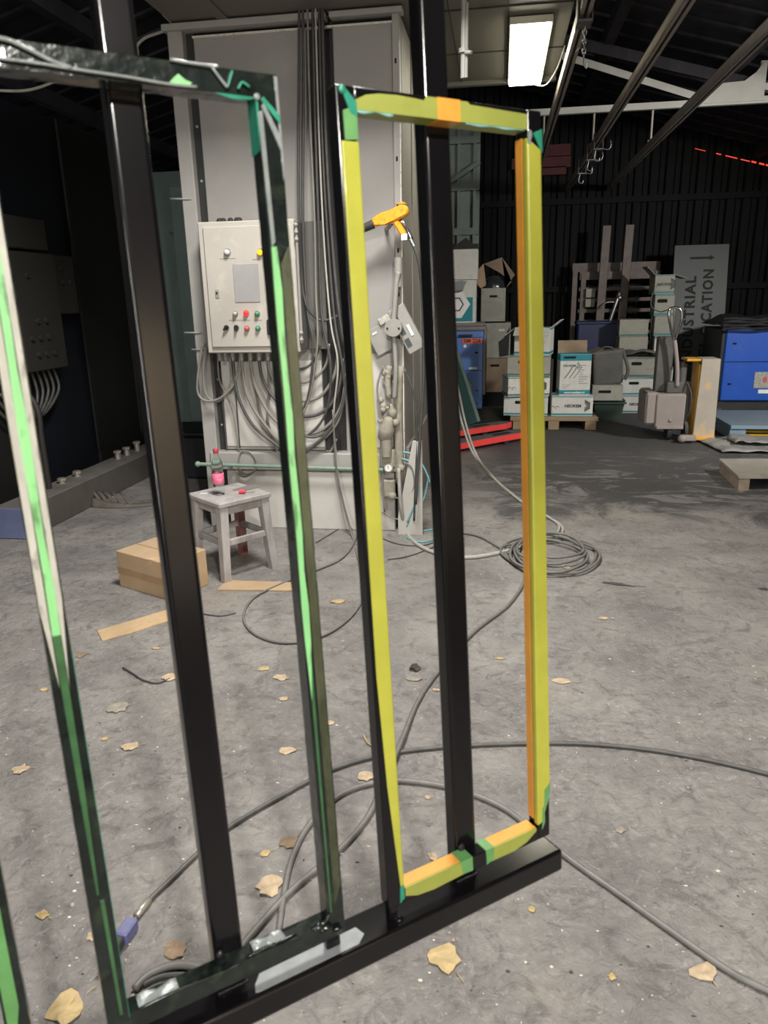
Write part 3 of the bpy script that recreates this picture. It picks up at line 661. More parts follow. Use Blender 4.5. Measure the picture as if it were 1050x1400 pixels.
for yy in (8.0, 8.6, 9.5):
    mb = MB(); x0 = .893
    mb.box(x0-.045, x0-.038, yy-.05, yy+.05, 2.82, 2.97, .002); mb.box(x0+.038, x0+.045, yy-.05, yy+.05, 2.82, 2.97, .002); mb.box(x0-.045, x0+.045, yy-.05, yy+.05, 2.815, 2.825)
    mb.tube([V(x0+.04,yy,2.83), V(x0+.1,yy,2.82), V(x0+.12,yy,2.86), V(x0+.11,yy,2.9)], .006); mb.tube([V(x0-.02,yy,2.82), V(x0-.03,yy,2.74), V(x0+.01,yy,2.72), V(x0+.02,yy,2.75)], .006)
    P(mb, 'trolley_hook', 'steel', t)
tr = thing('roof_truss', 'pale grey steel roof truss crossing above the overhead rails', 'roof truss', (1.5, 8.5, 3.23))
mb = MB(); mb.box(.2, 6.0, 8.49, 8.50, 3.24, 3.31); mb.box(.2, 6.0, 8.44, 8.5, 3.24, 3.25); P(mb, 'bottom_chord', 'truss', tr)
def bar(mb, a, c, w, d=.01):
    a = Vector(a); c = Vector(c); t = (c-a); L = t.length; ang = math.atan2(t.z, t.x)
    mb.box(0, L, -d/2, d/2, -w/2, w/2, mtx=Matrix.Translation(a) @ Matrix.Rotation(-ang, 4, 'Y'))
mb = MB(); bar(mb, (.3,8.515,3.87), (2.0,8.515,3.30), .065); P(mb, 'diagonal', 'truss', tr)
mb = MB(); bar(mb, (4.2,8.515,3.28), (2.47,8.515,3.4), .06); P(mb, 'diagonal', 'truss', tr)
mb = MB(); mb.box(2.44, 2.5, 8.50, 8.52, 3.3, 3.62); P(mb, 'vertical', 'truss', tr)
mb = MB(); mb.prism([(1.86,3.27),(1.98,3.36),(2.06,3.44),(2.3,3.45),(2.4,3.52),(2.46,3.6),(2.5,3.27)], 0, .01, Matrix.Translation((0,8.49,0)) @ FRONT); P(mb, 'gusset_plate', 'truss', tr)
mb = MB(); bar(mb, (-.9,8.54,roofz(-.9)-.25), (5.5,8.54,roofz(5.5)-.25), .1, .03); P(mb, 'top_chord', 'roof', tr)
# white hose looping from the booth's top corner over to the left
mb = MB(); mb.tube([oy(x, y, 4.7) for x, y in ((-40,122),(0,124),(32,124),(55,119),(78,110),(100,103),(140,98),(180,84),(188,74),(188,62),(198,52),(214,46),(232,41),(250,44))], .009)
mb.tube([oy(240,44,4.7), oy(236,34,4.7), oy(222,20,4.72)], .004); mb.build('overhead_cable', 'palecable', label='pale cable sagging from the booth top corner to the upper left', cat='cable')

# ------------------------------------------------------------------ masked steel frame hanging in the foreground
FM = Matrix(((0.787,-0.049,0.615,0.102),(0.617,0.068,-0.784,1.039),(-0.003,0.997,0.083,0.639),(0,0,0,1)))
def orth(Mx):
    s = V(*[Mx[i][0] for i in range(3)]).normalized(); u = V(*[Mx[i][1] for i in range(3)]); u = (u-s*u.dot(s)).normalized(); n = s.cross(u)
    return Matrix(((s.x,u.x,n.x,Mx[0][3]),(s.y,u.y,n.y,Mx[1][3]),(s.z,u.z,n.z,Mx[2][3]),(0,0,0,1)))
FM = orth(FM)
fr = thing('railing_panel', 'black steel railing panel with taped rectangular frames hanging in the foreground', 'railing', (0,0,0))
ORG[fr.name] = V(0,0,0); fr.matrix_world = FM
BT = -.031
mb = MB(); mb.box(-1.15, .02, -.070, BT, -.056, .008, .005, seg=2); bbm = P(mb, 'base_beam', 'black', fr)
mb = MB(); mb.prism([(-.515,-.001),(-.508,.0005),(-.36,.0005),(-.345,-.012),(-.35,-.03),(-.5,-.028),(-.506,-.02),(-.511,-.014)], 0, .0006, Matrix(((1,0,0,0),(0,0,1,BT),(0,1,0,0),(0,0,0,1)))); P(mb, 'pale_strip', 'palestrip', bbm)  # thin pale strip laid on the beam's top face
mb = MB(); mb.box(-1.15, .02, 1.46, 1.5, -.056, .006, .005, seg=2); P(mb, 'top_beam', 'black', fr)
for sc_ in (-.150, -.538, -.926):
    mb = MB(); mb.box(sc_-.020, sc_+.020, BT, 1.46, -.056, -.026, .006, seg=4); po = P(mb, 'post', 'black', fr)
    mb = MB()
    for dx in (1,):
        for k in range(19): mb.ball((sc_-.02+.0022*k, BT+.001, -.0255), .0022+.0007*(k % 2), 1.2, .8, 1, sub=1)
    P(mb, 'weld_bead', 'weld', po)
    mb = MB(); mb.ball((sc_-.012, .03, -.022), .006, 1, 1.4, .7); P(mb, 'weld_bead', 'weld', po)
def bars(s0, s1, mt, amp, seed):
    o = []
    for nm, (a, b2, c, d, ax) in (('frame_upright', (s0, s0+.025, 0, 1.1, 1)), ('frame_upright', (s1-.025, s1, 0, 1.1, 1)), ('frame_crossbar', (s0+.024, s1-.024, 1.075, 1.1, 0)), ('frame_crossbar', (s0+.024, s1-.024, 0, .025, 0))):
        mb = MB()
        if amp: mb.wrapbar(a, b2, c, d, -.025, 0, ax, 90 if ax == 1 else 34, amp, seed+a*7+c)
        else: mb.box(a, b2, c, d, -.025, 0, .003, seg=3)
        o.append(P(mb, nm, mt, fr))
    return o
def tp(mb, poly, n0=-.0255, n1=.0009, mi=0, bev=0.0): mb.prism(poly, n0, n1, mi=mi, bev=bev)
# right frame: smooth black bars in yellow, orange and green masking tape
L_, R_, T_, B_ = bars(-.308, 0.0, 'black', 0, 1)
mb = MB(); tp(mb, [(-.3045,1.04),(-.2802,1.04),(-.2802,.028),(-.2868,.028),(-.298,.2),(-.3035,.36)], bev=.0022); P(mb, 'masking_tape', 'yellow', L_)
mb = MB(); tp(mb, [(-.2995,1.072),(-.2815,1.079),(-.2815,1.042),(-.299,1.04)], n1=.0012); P(mb, 'corner_patch', 'green', L_)
mb = MB(); tp(mb, [(-.300,1.094),(-.296,1.097),(-.2813,1.082),(-.2813,1.066),(-.290,1.07)], n1=.0016)
mb.ball((-.299,1.094,.001), .005, 1, 1.1, .5); P(mb, 'corner_patch', 'teal', L_)
mb = MB(); tp(mb, [(-.2875,.03),(-.2815,.034),(-.281,.010),(-.289,.004)], n1=.0014); P(mb, 'corner_patch', 'teal', L_)
mb = MB(); mb.box(-.0262, -.0249, .035, 1.066, -.024, -.0105); P(mb, 'masking_tape', 'orange', R_)
mb = MB(); tp(mb, [(-.0260,1.066),(-.002,1.052),(-.0008,1.05),(-.0008,.085),(-.004,.062),(-.0165,.03),(-.0260,.026)], bev=.003, n0=-.0105); P(mb, 'masking_tape', 'yellow', R_)
mb = MB(); tp(mb, [(-.016,1.071),(-.0006,1.077),(-.0006,1.047),(-.003,1.05)], n1=.0014); P(mb, 'corner_patch', 'teal', R_)
mb = MB(); tp(mb, [(-.012,.088),(-.0006,.098),(-.0006,.08),(-.006,.062),(-.013,.05)], n1=.0014); tp(mb, [(-.017,.055),(-.013,.06),(-.012,.03),(-.018,.018)], n1=.0017)
P(mb, 'corner_patch', 'green', R_)
mb = MB(); mb.ball((-.0215,1.068,.001), .0055, .8, 1.2, .5); mb.ball((-.0225,1.061,.001), .004, .7, 1.3, .5); P(mb, 'film_knot', 'wrapclear', R_)
mb = MB(); arc = [(-.282+.26*t, 1.0865+.0075*min(1, math.sin(math.pi*min(t*3.2, .5)))) for t in [k/10 for k in range(4)]]
tp(mb, [(-.284,1.0742),(-.026,1.0742),(-.026,1.093),(-.118,1.0955),(-.122,1.0985),(-.184,1.0985),(-.187,1.0935)]+[(-.2,1.0945),(-.225,1.0955),(-.25,1.0945),(-.268,1.0915),(-.282,1.085)]); P(mb, 'masking_tape', 'khaki', T_)
mb = MB(); tp(mb, [(-.168,1.0738),(-.134,1.0738),(-.134,1.0992),(-.168,1.0992)], n1=.0014); P(mb, 'tape_patch', 'orange', T_)
mb = MB(); mb.sheet(lambda u, v: V(-.281+.05*u, 1.0744-.0022*v-.0015*v*math.sin(u*9), .0004-.0005*v), 8, 2, .0006); P(mb, 'loose_film', 'paleteal', T_)
mb = MB(); mb.sheet(lambda u, v: V(-.125+.095*u, 1.0744-.0016*v-.0018*v*math.sin(u*7)**2, .0004-.0005*v), 12, 2, .0006); P(mb, 'loose_film', 'paleteal', T_)
for s0, s1 in ((-.279, -.160), (-.128, -.030)):
    mb = MB(); mb.box(s0, s1, .0249, .0262, -.024, -.002); P(mb, 'masking_tape', 'orange', B_)
    mb = MB()
    if s0 < -.2: tp(mb, [(s0,.0252),(s1,.0252),(s1,.004),(s0+.05,.001),(s0+.02,.004),(s0,.012)])
    else: tp(mb, [(s0,.0252),(s1,.0252),(s1,.02),(s1-.02,.008),(s1-.045,.002),(s0,.003)])
    P(mb, 'masking_tape', 'khaki', B_)
mb = MB(); mb.box(-.180, -.158, .0245, .0266, -.025, .0014); tp(mb, [(-.180,.0258),(-.158,.0258),(-.158,.003),(-.176,.004)], n1=.0015)
mb.box(-.132, -.116, .0245, .0266, -.025, .0014); tp(mb, [(-.132,.0258),(-.116,.0258),(-.118,.006),(-.131,.001)], n1=.0015); P(mb, 'tape_patch', 'green', B_)
mb = MB(); mb.box(-.302, -.288, BT, 0, -.025, -.010, .002); mb.ball((-.288, BT+.001, -.008), .006, 1.2, .6, 1); P(mb, 'foot', 'black', L_)
# middle frame: bars wrapped in dark glossy film with green tape
L2, R2, T2, B2 = bars(-.697, -.379, 'wrap', .00045, 5)
mb = MB()
pts = [(-.4025-.0006*math.sin(k*1.7), .44+k*.048) for k in range(11)]; ptr = [(-.3945+.0012*math.sin(k*2.3), .44+k*.048) for k in range(11)]
tp(mb, [(-.4,.36)]+pts+ptr[::-1], n1=.0016, n0=-.02); P(mb, 'masking_tape', 'mint', R2)
mb = MB(); tp(mb, [(-.3995,.04),(-.4,.36),(-.4025,.44),(-.3955,.44),(-.3965,.25),(-.3975,.04)], n1=.0014, n0=-.02); P(mb, 'masking_tape', 'mintdim', R2)
mb = MB(); tp(mb, [(-.392,.05),(-.381,.08),(-.3805,.92),(-.392,.9)], n1=.0012, n0=-.02); P(mb, 'masking_tape', 'olive', R2)
mb = MB(); tp(mb, [(-.4045,1.06),(-.399,1.062),(-.397,.925),(-.4015,.92)], n1=.002, n0=-.02); tp(mb, [(-.400,1.066),(-.397,1.07),(-.380,1.036),(-.381,1.022)], n1=.0025); tp(mb, [(-.382,1.098),(-.3785,1.098),(-.3785,1.0),(-.3805,.99)], n1=.0014)
tp(mb, [(-.4,1.072),(-.397,1.076),(-.379,1.058),(-.380,1.05)], n1=.0028, mi=1); tp(mb, [(-.4055,1.075),(-.4025,1.075),(-.4055,1.02)], mi=1); mb.ball((-.404,1.075,.002), .004, 1, 1, .5); P(mb, 'film_fold', ['wrapclear', 'teal'], R2)
mb = MB(); tp(mb, [(-.6885+.0008*math.sin(k*1.3), .52+k*.056) for k in range(11)]+[(-.6800+.001*math.sin(k*2.1), .52+k*.056) for k in range(11)][::-1], n1=.0018, n0=-.02); P(mb, 'masking_tape', 'mint', L2)
mb = MB(); tp(mb, [(-.686,.2),(-.6875,.36),(-.6885,.52),(-.680,.52),(-.681,.34),(-.6835,.2)], n1=.0016, n0=-.02); P(mb, 'masking_tape', 'mintdim', L2)
mb = MB(); tp(mb, [(-.682,.03),(-.6835,.19),(-.679,.19),(-.6785,.03)], n1=.0014, n0=-.02); P(mb, 'masking_tape', 'mintdim', L2)
mb = MB(); tp(mb, [(-.6965,.55),(-.6895,.46),(-.6885,1.07),(-.6965,1.07)], n1=.0012, n0=-.02); P(mb, 'masking_tape', 'greytape', L2)
mb = MB(); tp(mb, [(-.6795,.46),(-.6735,.56),(-.6735,1.05),(-.6795,1.05)], n1=.0012, n0=-.02); P(mb, 'masking_tape', 'greytape', L2)
mb = MB(); tp(mb, [(-.672,.02),(-.6715,.02),(-.6715,.5),(-.672,.5)], n1=.0005); P(mb, 'film_edge', 'teal', L2)
mb = MB()
def fold(pp, w, n=.0035, mi=0): mb.tube([V(x, y, n) for x, y in pp], w, n=6, sub=4, mi=mi)
fold([(-.69,1.1),(-.66,1.0985),(-.643,1.0975),(-.625,1.091),(-.607,1.084),(-.592,1.0805)], .0022)
fold([(-.70,1.083),(-.66,1.0815),(-.62,1.081),(-.58,1.0795),(-.54,1.0785),(-.5,1.0765),(-.47,1.077)], .0016)
fold([(-.685,1.098),(-.672,1.09),(-.662,1.0825)], .0018); fold([(-.495,1.1),(-.47,1.099),(-.445,1.099)], .0016); fold([(-.452,1.098),(-.444,1.088),(-.437,1.080)], .0016); fold([(-.43,1.097),(-.4345,1.086),(-.437,1.08)], .0013, mi=1)
fold([(-.425,1.08),(-.42,1.087),(-.412,1.083)], .0016, mi=1); P(mb, 'film_fold', ['wrapclear', 'teal'], T2)
mb = MB(); mb.prism([(-.498,1.079),(-.49,1.078),(-.478,1.078),(-.474,1.081),(-.481,1.083),(-.488,1.088),(-.493,1.084)], 0, .002); P(mb, 'film_scrap', 'mint', T2)
mb = MB(); mb.sheet(lambda u, v: V(-.45+.05*u, 1.075-.005*v*math.sin(3.1*u), .0005), 8, 2, .0008); P(mb, 'film_scrap', 'teal', T2)
mb = MB()
fold([(-.66,.026),(-.62,.028),(-.57,.026),(-.53,.024)], .002, n=.001); fold([(-.52,.026),(-.49,.028),(-.45,.026)], .002, n=-.004); fold([(-.43,.027),(-.41,.03),(-.4,.04)], .003, n=.001)
mb.ball((-.408,.02,.003), .009, 1.2, .8, .6); mb.ball((-.418,.026,0), .008, 1.2, .7, .8); mb.ball((-.392,.012,.004), .007, 1, .8, .6); P(mb, 'film_fold', 'wrap', B2)
mb = MB(); mb.sheet(lambda u, v: V(-.51+.045*u, .0275+.0015*math.sin(u*11+v*4), -.024+.022*v), 8, 4, .0006); P(mb, 'loose_film', 'wrapclear', B2)
mb = MB(); mb.sheet(lambda u, v: V(-.66+.05*u, .0275+.0015*math.sin(u*9+v*4), -.02+.02*v), 8, 4, .0006); P(mb, 'loose_film', 'wrapclear', B2)
mb = MB(); mb.box(-.404, -.382, BT, 0, -.025, -.012, .002); P(mb, 'foot', 'black', B2)
mb = MB(); mb.box(-.694, -.676, BT, 0, -.025, -.012, .002); P(mb, 'foot', 'black', B2)
# third frame, only its right upright in view
L3, R3, T3, B3 = bars(-1.095, -.775, 'wrap', .0007, 9)
mb = MB(); tp(mb, [(-.797,.03),(-.783,.10),(-.783,1.0),(-.797,1.05)], n1=.0016, n0=-.02); P(mb, 'masking_tape', 'green', R3)
# hooks: wires up to the roof
for s_ in (-.15, -.926):
    w = FM @ V(s_, 1.5, -.025); zt = roofz(w.x)-.02
    mb = MB(); top = FM.inverted() @ V(w.x, w.y, zt); mid = FM.inverted() @ V(w.x, w.y, w.z+.12)
    mb.tube([V(s_, 1.46, -.065), V(s_, 1.53, -.06), mid, mid+(top-mid)*.5, top], .004, sub=3); mb.tube([V(s_, 1.45, .01), V(s_, 1.52, .005), mid], .004, sub=3); P(mb, 'hanging_hook', 'steel', fr)
mb = MB(); a = FM.inverted() @ oy(28, 55, .62); mb.tube([V(-.66,1.098,-.012), V(-.664,1.2,-.02), V(-.668,1.46,-.03)], .0008, sub=3); P(mb, 'tie_wire', 'steel', fr)
# ------------------------------------------------------------------ stool and what stands on it
SX, SY, SA = -1.492, 3.815, R(-38)
TS = TR(SX, SY, 0, SA)
st = thing('stool', 'dusty grey wooden stool in front of the booth', 'stool', (SX, SY, 0))
mb = MB(); mb.box(-.17, .17, -.17, .17, .425, .455, .006, mtx=TS); P(mb, 'seat', 'stool', st)
for sx, sy in ((-1,-1),(1,-1),(1,1),(-1,1)):
    mb = MB(); b = bmesh.new()
    ring = []
    for z, e, h in ((0, .158, .021), (.25, .142, .023), (.425, .133, .025)):
        ring.append([b.verts.new((sx*e+dx*h, sy*e+dy*h, z)) for dx, dy in ((-1,-1),(1,-1),(1,1),(-1,1))])
    for A, B in zip(ring, ring[1:]):
        for k in range(4): b.faces.new((A[k], A[(k+1) % 4], B[(k+1) % 4], B[k]))
    b.faces.new(ring[0]); b.faces.new(ring[-1]); mb._add(b, TS)
    P(mb, 'leg', 'stoolred' if (sx, sy) == (-1, 1) else 'stool', st)
for k in range(4):
    mb = MB(); mb.box(-.12, .12, -.142, -.120, .375, .425, .003, mtx=TS @ Matrix.Rotation(k*math.pi/2, 4, 'Z')); P(mb, 'apron', 'stool', st)
    mb = MB(); mb.box(-.13, .13, -.152, -.132, .20, .235, .003, mtx=TS @ Matrix.Rotation(k*math.pi/2, 4, 'Z')); P(mb, 'stretcher', 'stool', st)
q = fl(300, 676, .455)
bo = thing('plastic_bottle', 'clear plastic bottle with pink label and cap on the stool', 'bottle', q)
mb = MB(); T = Matrix.Translation(q)
mb.lathe([(.0,.004),(.018,.0),(.030,.004),(.033,.014),(.033,.06),(.0315,.065),(.0315,.125),(.033,.13),(.033,.15),(.030,.18),(.020,.205),(.0125,.222),(.0125,.238)], T, n=28); P(mb, 'bottle_body', 'bottle', bo)
mb = MB(); mb.lathe([(.0325,.066),(.0332,.067),(.0332,.123),(.0325,.124)], T, n=28); P(mb, 'bottle_label', 'bottlelabel', bo)
mb = MB(); mb.lathe([(.0145,.236),(.0155,.238),(.0155,.258),(.014,.261),(0,.262)], T, n=24); P(mb, 'cap', 'cap', bo)
q = fl(336, 667, .458); mb = MB(); mb.prism([(-.075,-.03),(.0,-.055),(.085,.01),(.01,.06)], 0, .003, TR(q.x, q.y, .456, .3)); mb.build('abrasive_sheet', 'sandpaper', label='dark grey square sheet lying at the back of the stool seat', cat='sandpaper')
q = fl(327, 674, .46); mb = MB(); mb.cyl(q+V(0,0,.008), q+V(.035,.004,.008), .011, n=14); mb.build('red_cap', 'redthing', label='small red plastic cap lying on the stool seat', cat='cap')
q = fl(345, 671, .46); mb = MB(); mb.box(-.03, .03, -.008, .008, 0, .005, .001, mtx=TR(q.x-.01, q.y-.02, .456, .5)); mb.build('blade_handle', 'dusty', label='small dusty tool handle on the stool seat beside the red cap', cat='tool')
q = fl(278, 674, .46); mb = MB(); mb.prism([(-.02,-.008),(.02,-.01),(.025,.006),(-.015,.01)], 0, .002, TR(q.x, q.y, .456, .2)); mb.build('paper_scrap', 'white', label='white paper scrap on the stool seat left of the bottle', cat='scrap')
# ------------------------------------------------------------------ cardboard box and strips
cb = thing('cardboard_box', 'brown cardboard box taped shut on the floor beside the stool', 'cardboard box', (-1.79, 3.55, 0))
T = TR(-1.852, 3.401, 0, R(-25))
mb = MB(); mb.box(-.205, .205, 0, .27, 0, .205, .003, mtx=T); P(mb, 'carton', 'card', cb)
mb = MB(); mb.box(-.206, .206, -.0015, 0.0, .075, .115, mtx=T); P(mb, 'parcel_tape', 'cardtape', cb)
mb = MB(); mb.box(-.2055, .2055, .13, .14, .2045, .2056, mtx=T); mb.prism([(.05,-.01),(.1,0),(.12,.03),(.09,.05),(.06,.03)], .2045, .2075, T, mi=1); mb.prism([(.04,-.04),(.09,-.02),(.1,.0),(.06,.0)], -.001, .002, T @ Matrix.Translation((0,0,.2)) @ FRONT, mi=1); P(mb, 'torn_patch', ['cardtape', 'cardpale'], cb)
def flat(name, pp, mt, th, label, cat, z=0.001, **k):
    mb = MB(); pts = [fl(x, y, th) for x, y in pp]; mb.prism([(p.x, p.y) for p in pts], z, th); return mb.build(name, mt, label=label, cat=cat, **k)
flat('cardboard_strip', [(133,862),(140,876),(180,865),(250,842),(246,828),(180,848)], 'cardpale', .005, 'long tan cardboard strip lying on the floor in front of the cardboard box', 'cardboard')
flat('cardboard_offcut', [(297,806),(310,793),(402,796),(402,807)], 'card', .008, 'flat brown cardboard piece on the floor at the foot of the stool', 'cardboard')
# ------------------------------------------------------------------ left side
pl = thing('plinth', 'long low grey concrete plinth along the dark left booth', 'plinth', (-3.18, 5.8, 0))
mb = MB(); mb.box(-3.29, -3.06, 4.2, 7.5, 0, .215, .006); P(mb, 'plinth_body', 'plinth', pl)
mb = MB(); mb.box(-3.285, -3.065, 4.19, 4.2, .004, .21, .002); P(mb, 'end_plate', 'plinthend', pl)
for (px, py, x) in ((85,659,-3.2),(106,649,-3.2),(161,621,-3.2),(173,616,-3.2),(187,608,-3.2)):
    q = ox(px, py, x); mb = MB(); mb.cyl((x, q.y, .213), (x, q.y, q.z+.015), .024, n=12); mb.cyl((x, q.y, q.z+.012), (x, q.y, q.z+.03), .034, n=6); P(mb, 'bolt', 'boltm', pl)
lb = thing('control_box', 'unlit grey control box with button rows on the dark left booth', 'control box', (-3.45, 5.2, 1.1))
mb = MB(); mb.box(-3.48, -3.36, 4.55, 5.42, 1.02, 1.86, .008); mb.box(-3.48, -3.38, 4.6, 5.4, 1.88, 2.1, .008); P(mb, 'box_body', 'leftbox', lb)
mb = MB(); mb.box(-3.48, -3.40, 5.45, 5.75, 1.42, 1.86, .008); P(mb, 'side_box', 'leftbox', lb)
for (yy, zz) in ((5.1,1.38),(5.2,1.38),(5.0,1.26),(5.1,1.26),(5.2,1.26),(5.05,1.14),(5.15,1.14),(5.25,1.14),(5.05,1.7)):
    mb = MB(); mb.cyl((-3.362, yy, zz), (-3.34, yy, zz), .02, n=14); P(mb, 'button', 'boothdark', lb)
for (yy, zz) in ((5.55,1.66),(5.66,1.66),(5.55,1.76)):
    mb = MB(); mb.cyl((-3.402, yy, zz), (-3.38, yy, zz), .018, n=14); P(mb, 'button', 'boothdark', lb)
mb = MB(); mb.cyl((-3.2,4.7,.215), (-3.2,4.7,.62), .02); mb.tube([V(-3.2,4.7,.6), V(-3.2,4.7,.8), V(-3.3,4.7,.95), V(-3.42,4.7,1.0), V(-3.42,4.7,1.05)], .02); P(mb, 'conduit', 'leftbox', lb)
for k in range(5):
    mb = MB(); y0 = 5.05+k*.07; mb.tube([V(-3.44,y0,1.02), V(-3.43,y0+.02,.85), V(-3.42,y0-.1-.03*k,.7), V(-3.44,y0-.35,.72), V(-3.46,y0-.5,.9)], .012); P(mb, 'cable', 'cabledark', lb)
# torn comb-like strip
mb = MB()
def rib(u, v):
    a = fl(105,690,.02).lerp(fl(190,688,.02), u); return V(a.x+.11, a.y-.05*math.sin(u*3.1)+.03*v, .006+.05*(1-u)**2*v+.02*v)
mb.sheet(rib, 14, 2, .004)
for k in range(5):
    p0 = rib(.18+.12*k, .6); mb.sheet(lambda u, v, p0=p0: V(p0.x-.13*u+.03*v-.01, p0.y+.10*u, p0.z+.07*math.sin(u*1.6)), 5, 1, .004)
mb.build('torn_strip', 'strip', label='torn comb-shaped grey strip curling on the floor by the plinth', cat='strip')
# dark things between plinth and booth
mb = MB(); q = oy(262, 612, 5.9); mb.box(q.x-.28, q.x+.2, 5.9, 6.4, 0, q.z+.1, .02); mb.box(q.x-.3, q.x+.22, 5.88, 6.42, q.z+.1, q.z+.14, .01); mb.build('dark_bin', 'leftwallnavy', label='low dark blue bin in the shadow left of the booth', cat='bin')
mb = MB(); mb.tube([oy(232,318,6.6), oy(260,330,6.6)], .012, sub=1); mb.box(-2.86, -2.3, 6.5, 6.52, 0, 2.45, .004); mb.build('teal_board', 'tealwall', label='tall dark teal board standing in the gap left of the booth', cat='board')
mb = MB(); mb.box(-2.66, -2.28, 6.34, 6.497, 1.26, 1.46, .01); mb.box(-2.6, -2.55, 6.33, 6.35, 1.28, 1.34, mi=1); mb.box(-2.64, -2.28, 6.4, 6.497, .86, 1.06, .01); mb.build('hanging_box', ['boothdark', 'navy'], label='black box with blue tag mounted on the dark teal board', cat='box')
# ------------------------------------------------------------------ back right: pallet with paint cartons
def carton(label, x, y, z, w, d, h, rz=0.0, front='logo', wm='white', tm='tealp', group='paint cartons on the pallets', flaps=0, topm=None, seed=0):
    """x,y = middle of the front bottom edge; front looks to -Y before rz"""
    rt = thing('paint_carton', label, 'carton', (x, y, z), group)
    T = TR(x, y, z, rz); mb = MB(); e = .0016
    mts = [wm, tm, 'ink', 'hole', 'inklight', 'whiteprint', 'darkinside']
    if flaps:
        t = .008
        mb.box(-w/2, w/2, 0, t, 0, h, mtx=T); mb.box(-w/2, w/2, d-t, d, 0, h, mtx=T); mb.box(-w/2, -w/2+t, t, d-t, 0, h, mtx=T); mb.box(w/2-t, w/2, t, d-t, 0, h, mtx=T); mb.box(-w/2+t, w/2-t, t, d-t, 0, .01, mtx=T)
        mb.box(-w/2+t, w/2-t, t, d-t, h*.72, h*.74, mtx=T, mi=6)
    else: mb.box(-w/2, w/2, 0, d, 0, h, .004, mtx=T)
    F = T @ Matrix.Translation((0, -.0005, 0)) @ FRONT
    if front in ('logo', 'side', 'hand'):
        bh = .12*h
        mb.box(-w/2-e, w/2+e, -e, d+e, .012, .012+bh*.7, mtx=T, mi=1)
        if front != 'side': mb.box(-w/2-e, w/2+e, -e, d+e, h-bh*.55, h-.006, mtx=T, mi=1)
    if front == 'logo':
        for k, sc in enumerate((1, .72, .45)):
            r = h*.3*sc; cx = w*.30
            hexo = [(cx+r*math.cos(a), h*.52+r*math.sin(a)) for a in [math.pi/2-math.pi/3*j for j in range(0, 4)]]
            hexi = [(cx+(r-.012*sc-.004)*math.cos(a), h*.52+(r-.012*sc-.004)*math.sin(a)) for a in [math.pi/2-math.pi/3*j for j in range(0, 4)]]
            for (a, b2, c, d2) in zip(hexo, hexo[1:], hexi[1:], hexi): mb.prism([a, b2, c, d2], -.0, .0018, F, mi=2)
        mb.text('NEOKEM', h*.2, F @ Matrix.Translation((w*.02, h*.5, 0)), .0015, mi=2, bold=.002)
        for k in (-1, 0):
            mb.tube([T @ V(-w*.36+k*.05+.018*math.cos(a), -.001, h*.42+.018*math.sin(a)) for a in [j*.7 for j in range(7)]], .003, n=5, sub=1, mi=2)
    if front == 'hand': mb.prism([(-.055,h*.62),(.055,h*.62),(.065,h*.7),(.055,h*.78),(-.055,h*.78),(-.065,h*.7)], 0, .002, F @ Matrix.Translation((-w*.12,0,0)), mi=3); mb.box(w*.12, w*.36, -.002, 0, h*.45, h*.47, mtx=T, mi=4); mb.box(w*.12, w*.3, -.002, 0, h*.38, h*.4, mtx=T, mi=4)
    if front == 'tall':
        mb.box(-w/2-e, w/2+e, -e, d+e, h*.84, h*.995, mtx=T, mi=1); mb.box(-w/2-e, w/2+e, -e, d+e, .012, h*.13, mtx=T, mi=1)
        mb.prism([(-.06,h*.895),(.06,h*.895),(.07,h*.92),(.06,h*.945),(-.06,h*.945),(-.07,h*.92)], 0, .003, F @ Matrix.Translation((-w*.2,0,0)), mi=3)
        mb.text('www.neokem.gr', h*.075, F @ Matrix.Translation((0, h*.072, .0012)), .0012, mi=5, bold=.0012)
        mb.text('NEOKEM', h*.075, F @ Matrix.Translation((-w*.2, h*.72, 0)), .0012, mi=2, bold=.001)
        for k in range(3): mb.tube([T @ V(-w*.03+.055*(1-k*.2)*math.cos(a), -.001, h*.72+.055*(1-k*.2)*math.sin(a)) for a in (-.9,-.45,0,.45,.9)], .0025, n=5, sub=2, mi=2)
        for k in range(3): mb.tube([T @ V(-w*.34+k*.05+.09*math.sin(a), -.001, h*.42+.12*a) for a in (0,.4,.8,1.1)], .006-.001*k, n=5, sub=2, mi=4)
        for k in range(9): mb.box(w*.12, w*(.2+.22*random.random()), -.002, 0, h*(.72-.055*k), h*(.735-.055*k), mtx=T, mi=4)
        for k in range(3): mb.box(-w*.42, -w*(.15+.05*k), -.002, 0, h*(.26-.04*k), h*(.268-.04*k), mtx=T, mi=4)
    P(mb, 'carton_body', mts, rt)
    rnd = random.Random(seed)
    sides = [(0,0,1),(1,0,0),(0,d,1),(1,0,0)]
    spec = {1: [('f', 1.9), ('b', 1.2), ('l', 1.5), ('r', 2.0)], 2: [('b', .2), ('r', 1.2)], 3: [('r', .9), ('l', 2.2), ('f', 2.2)], 4: [('l', .8), ('r', 1.9)]}.get(flaps, [])
    for sd, ang in spec:
        fl_ = .45*d
        mb = MB()
        if sd == 'f': Tm = T @ Matrix.Translation((0, 0, h)) @ Matrix.Rotation(math.pi-ang if 0 else 0, 4, 'X') ; L0 = w
        base = {'f': ((0,0,h), 0), 'b': ((0,d,h), math.pi), 'l': ((-w/2,d/2,h), -math.pi/2), 'r': ((w/2,d/2,h), math.pi/2)}[sd]
        L0 = w if sd in 'fb' else d
        Tm = T @ Matrix.Translation(base[0]) @ Matrix.Rotation(base[1], 4, 'Z') @ Matrix.Rotation(ang, 4, 'X')
        mb.box(-L0/2+.004, L0/2-.004, -.003, .003, 0.0, fl_, mtx=Tm); P(mb, 'flap', topm or 'cardold', rt)
    return rt
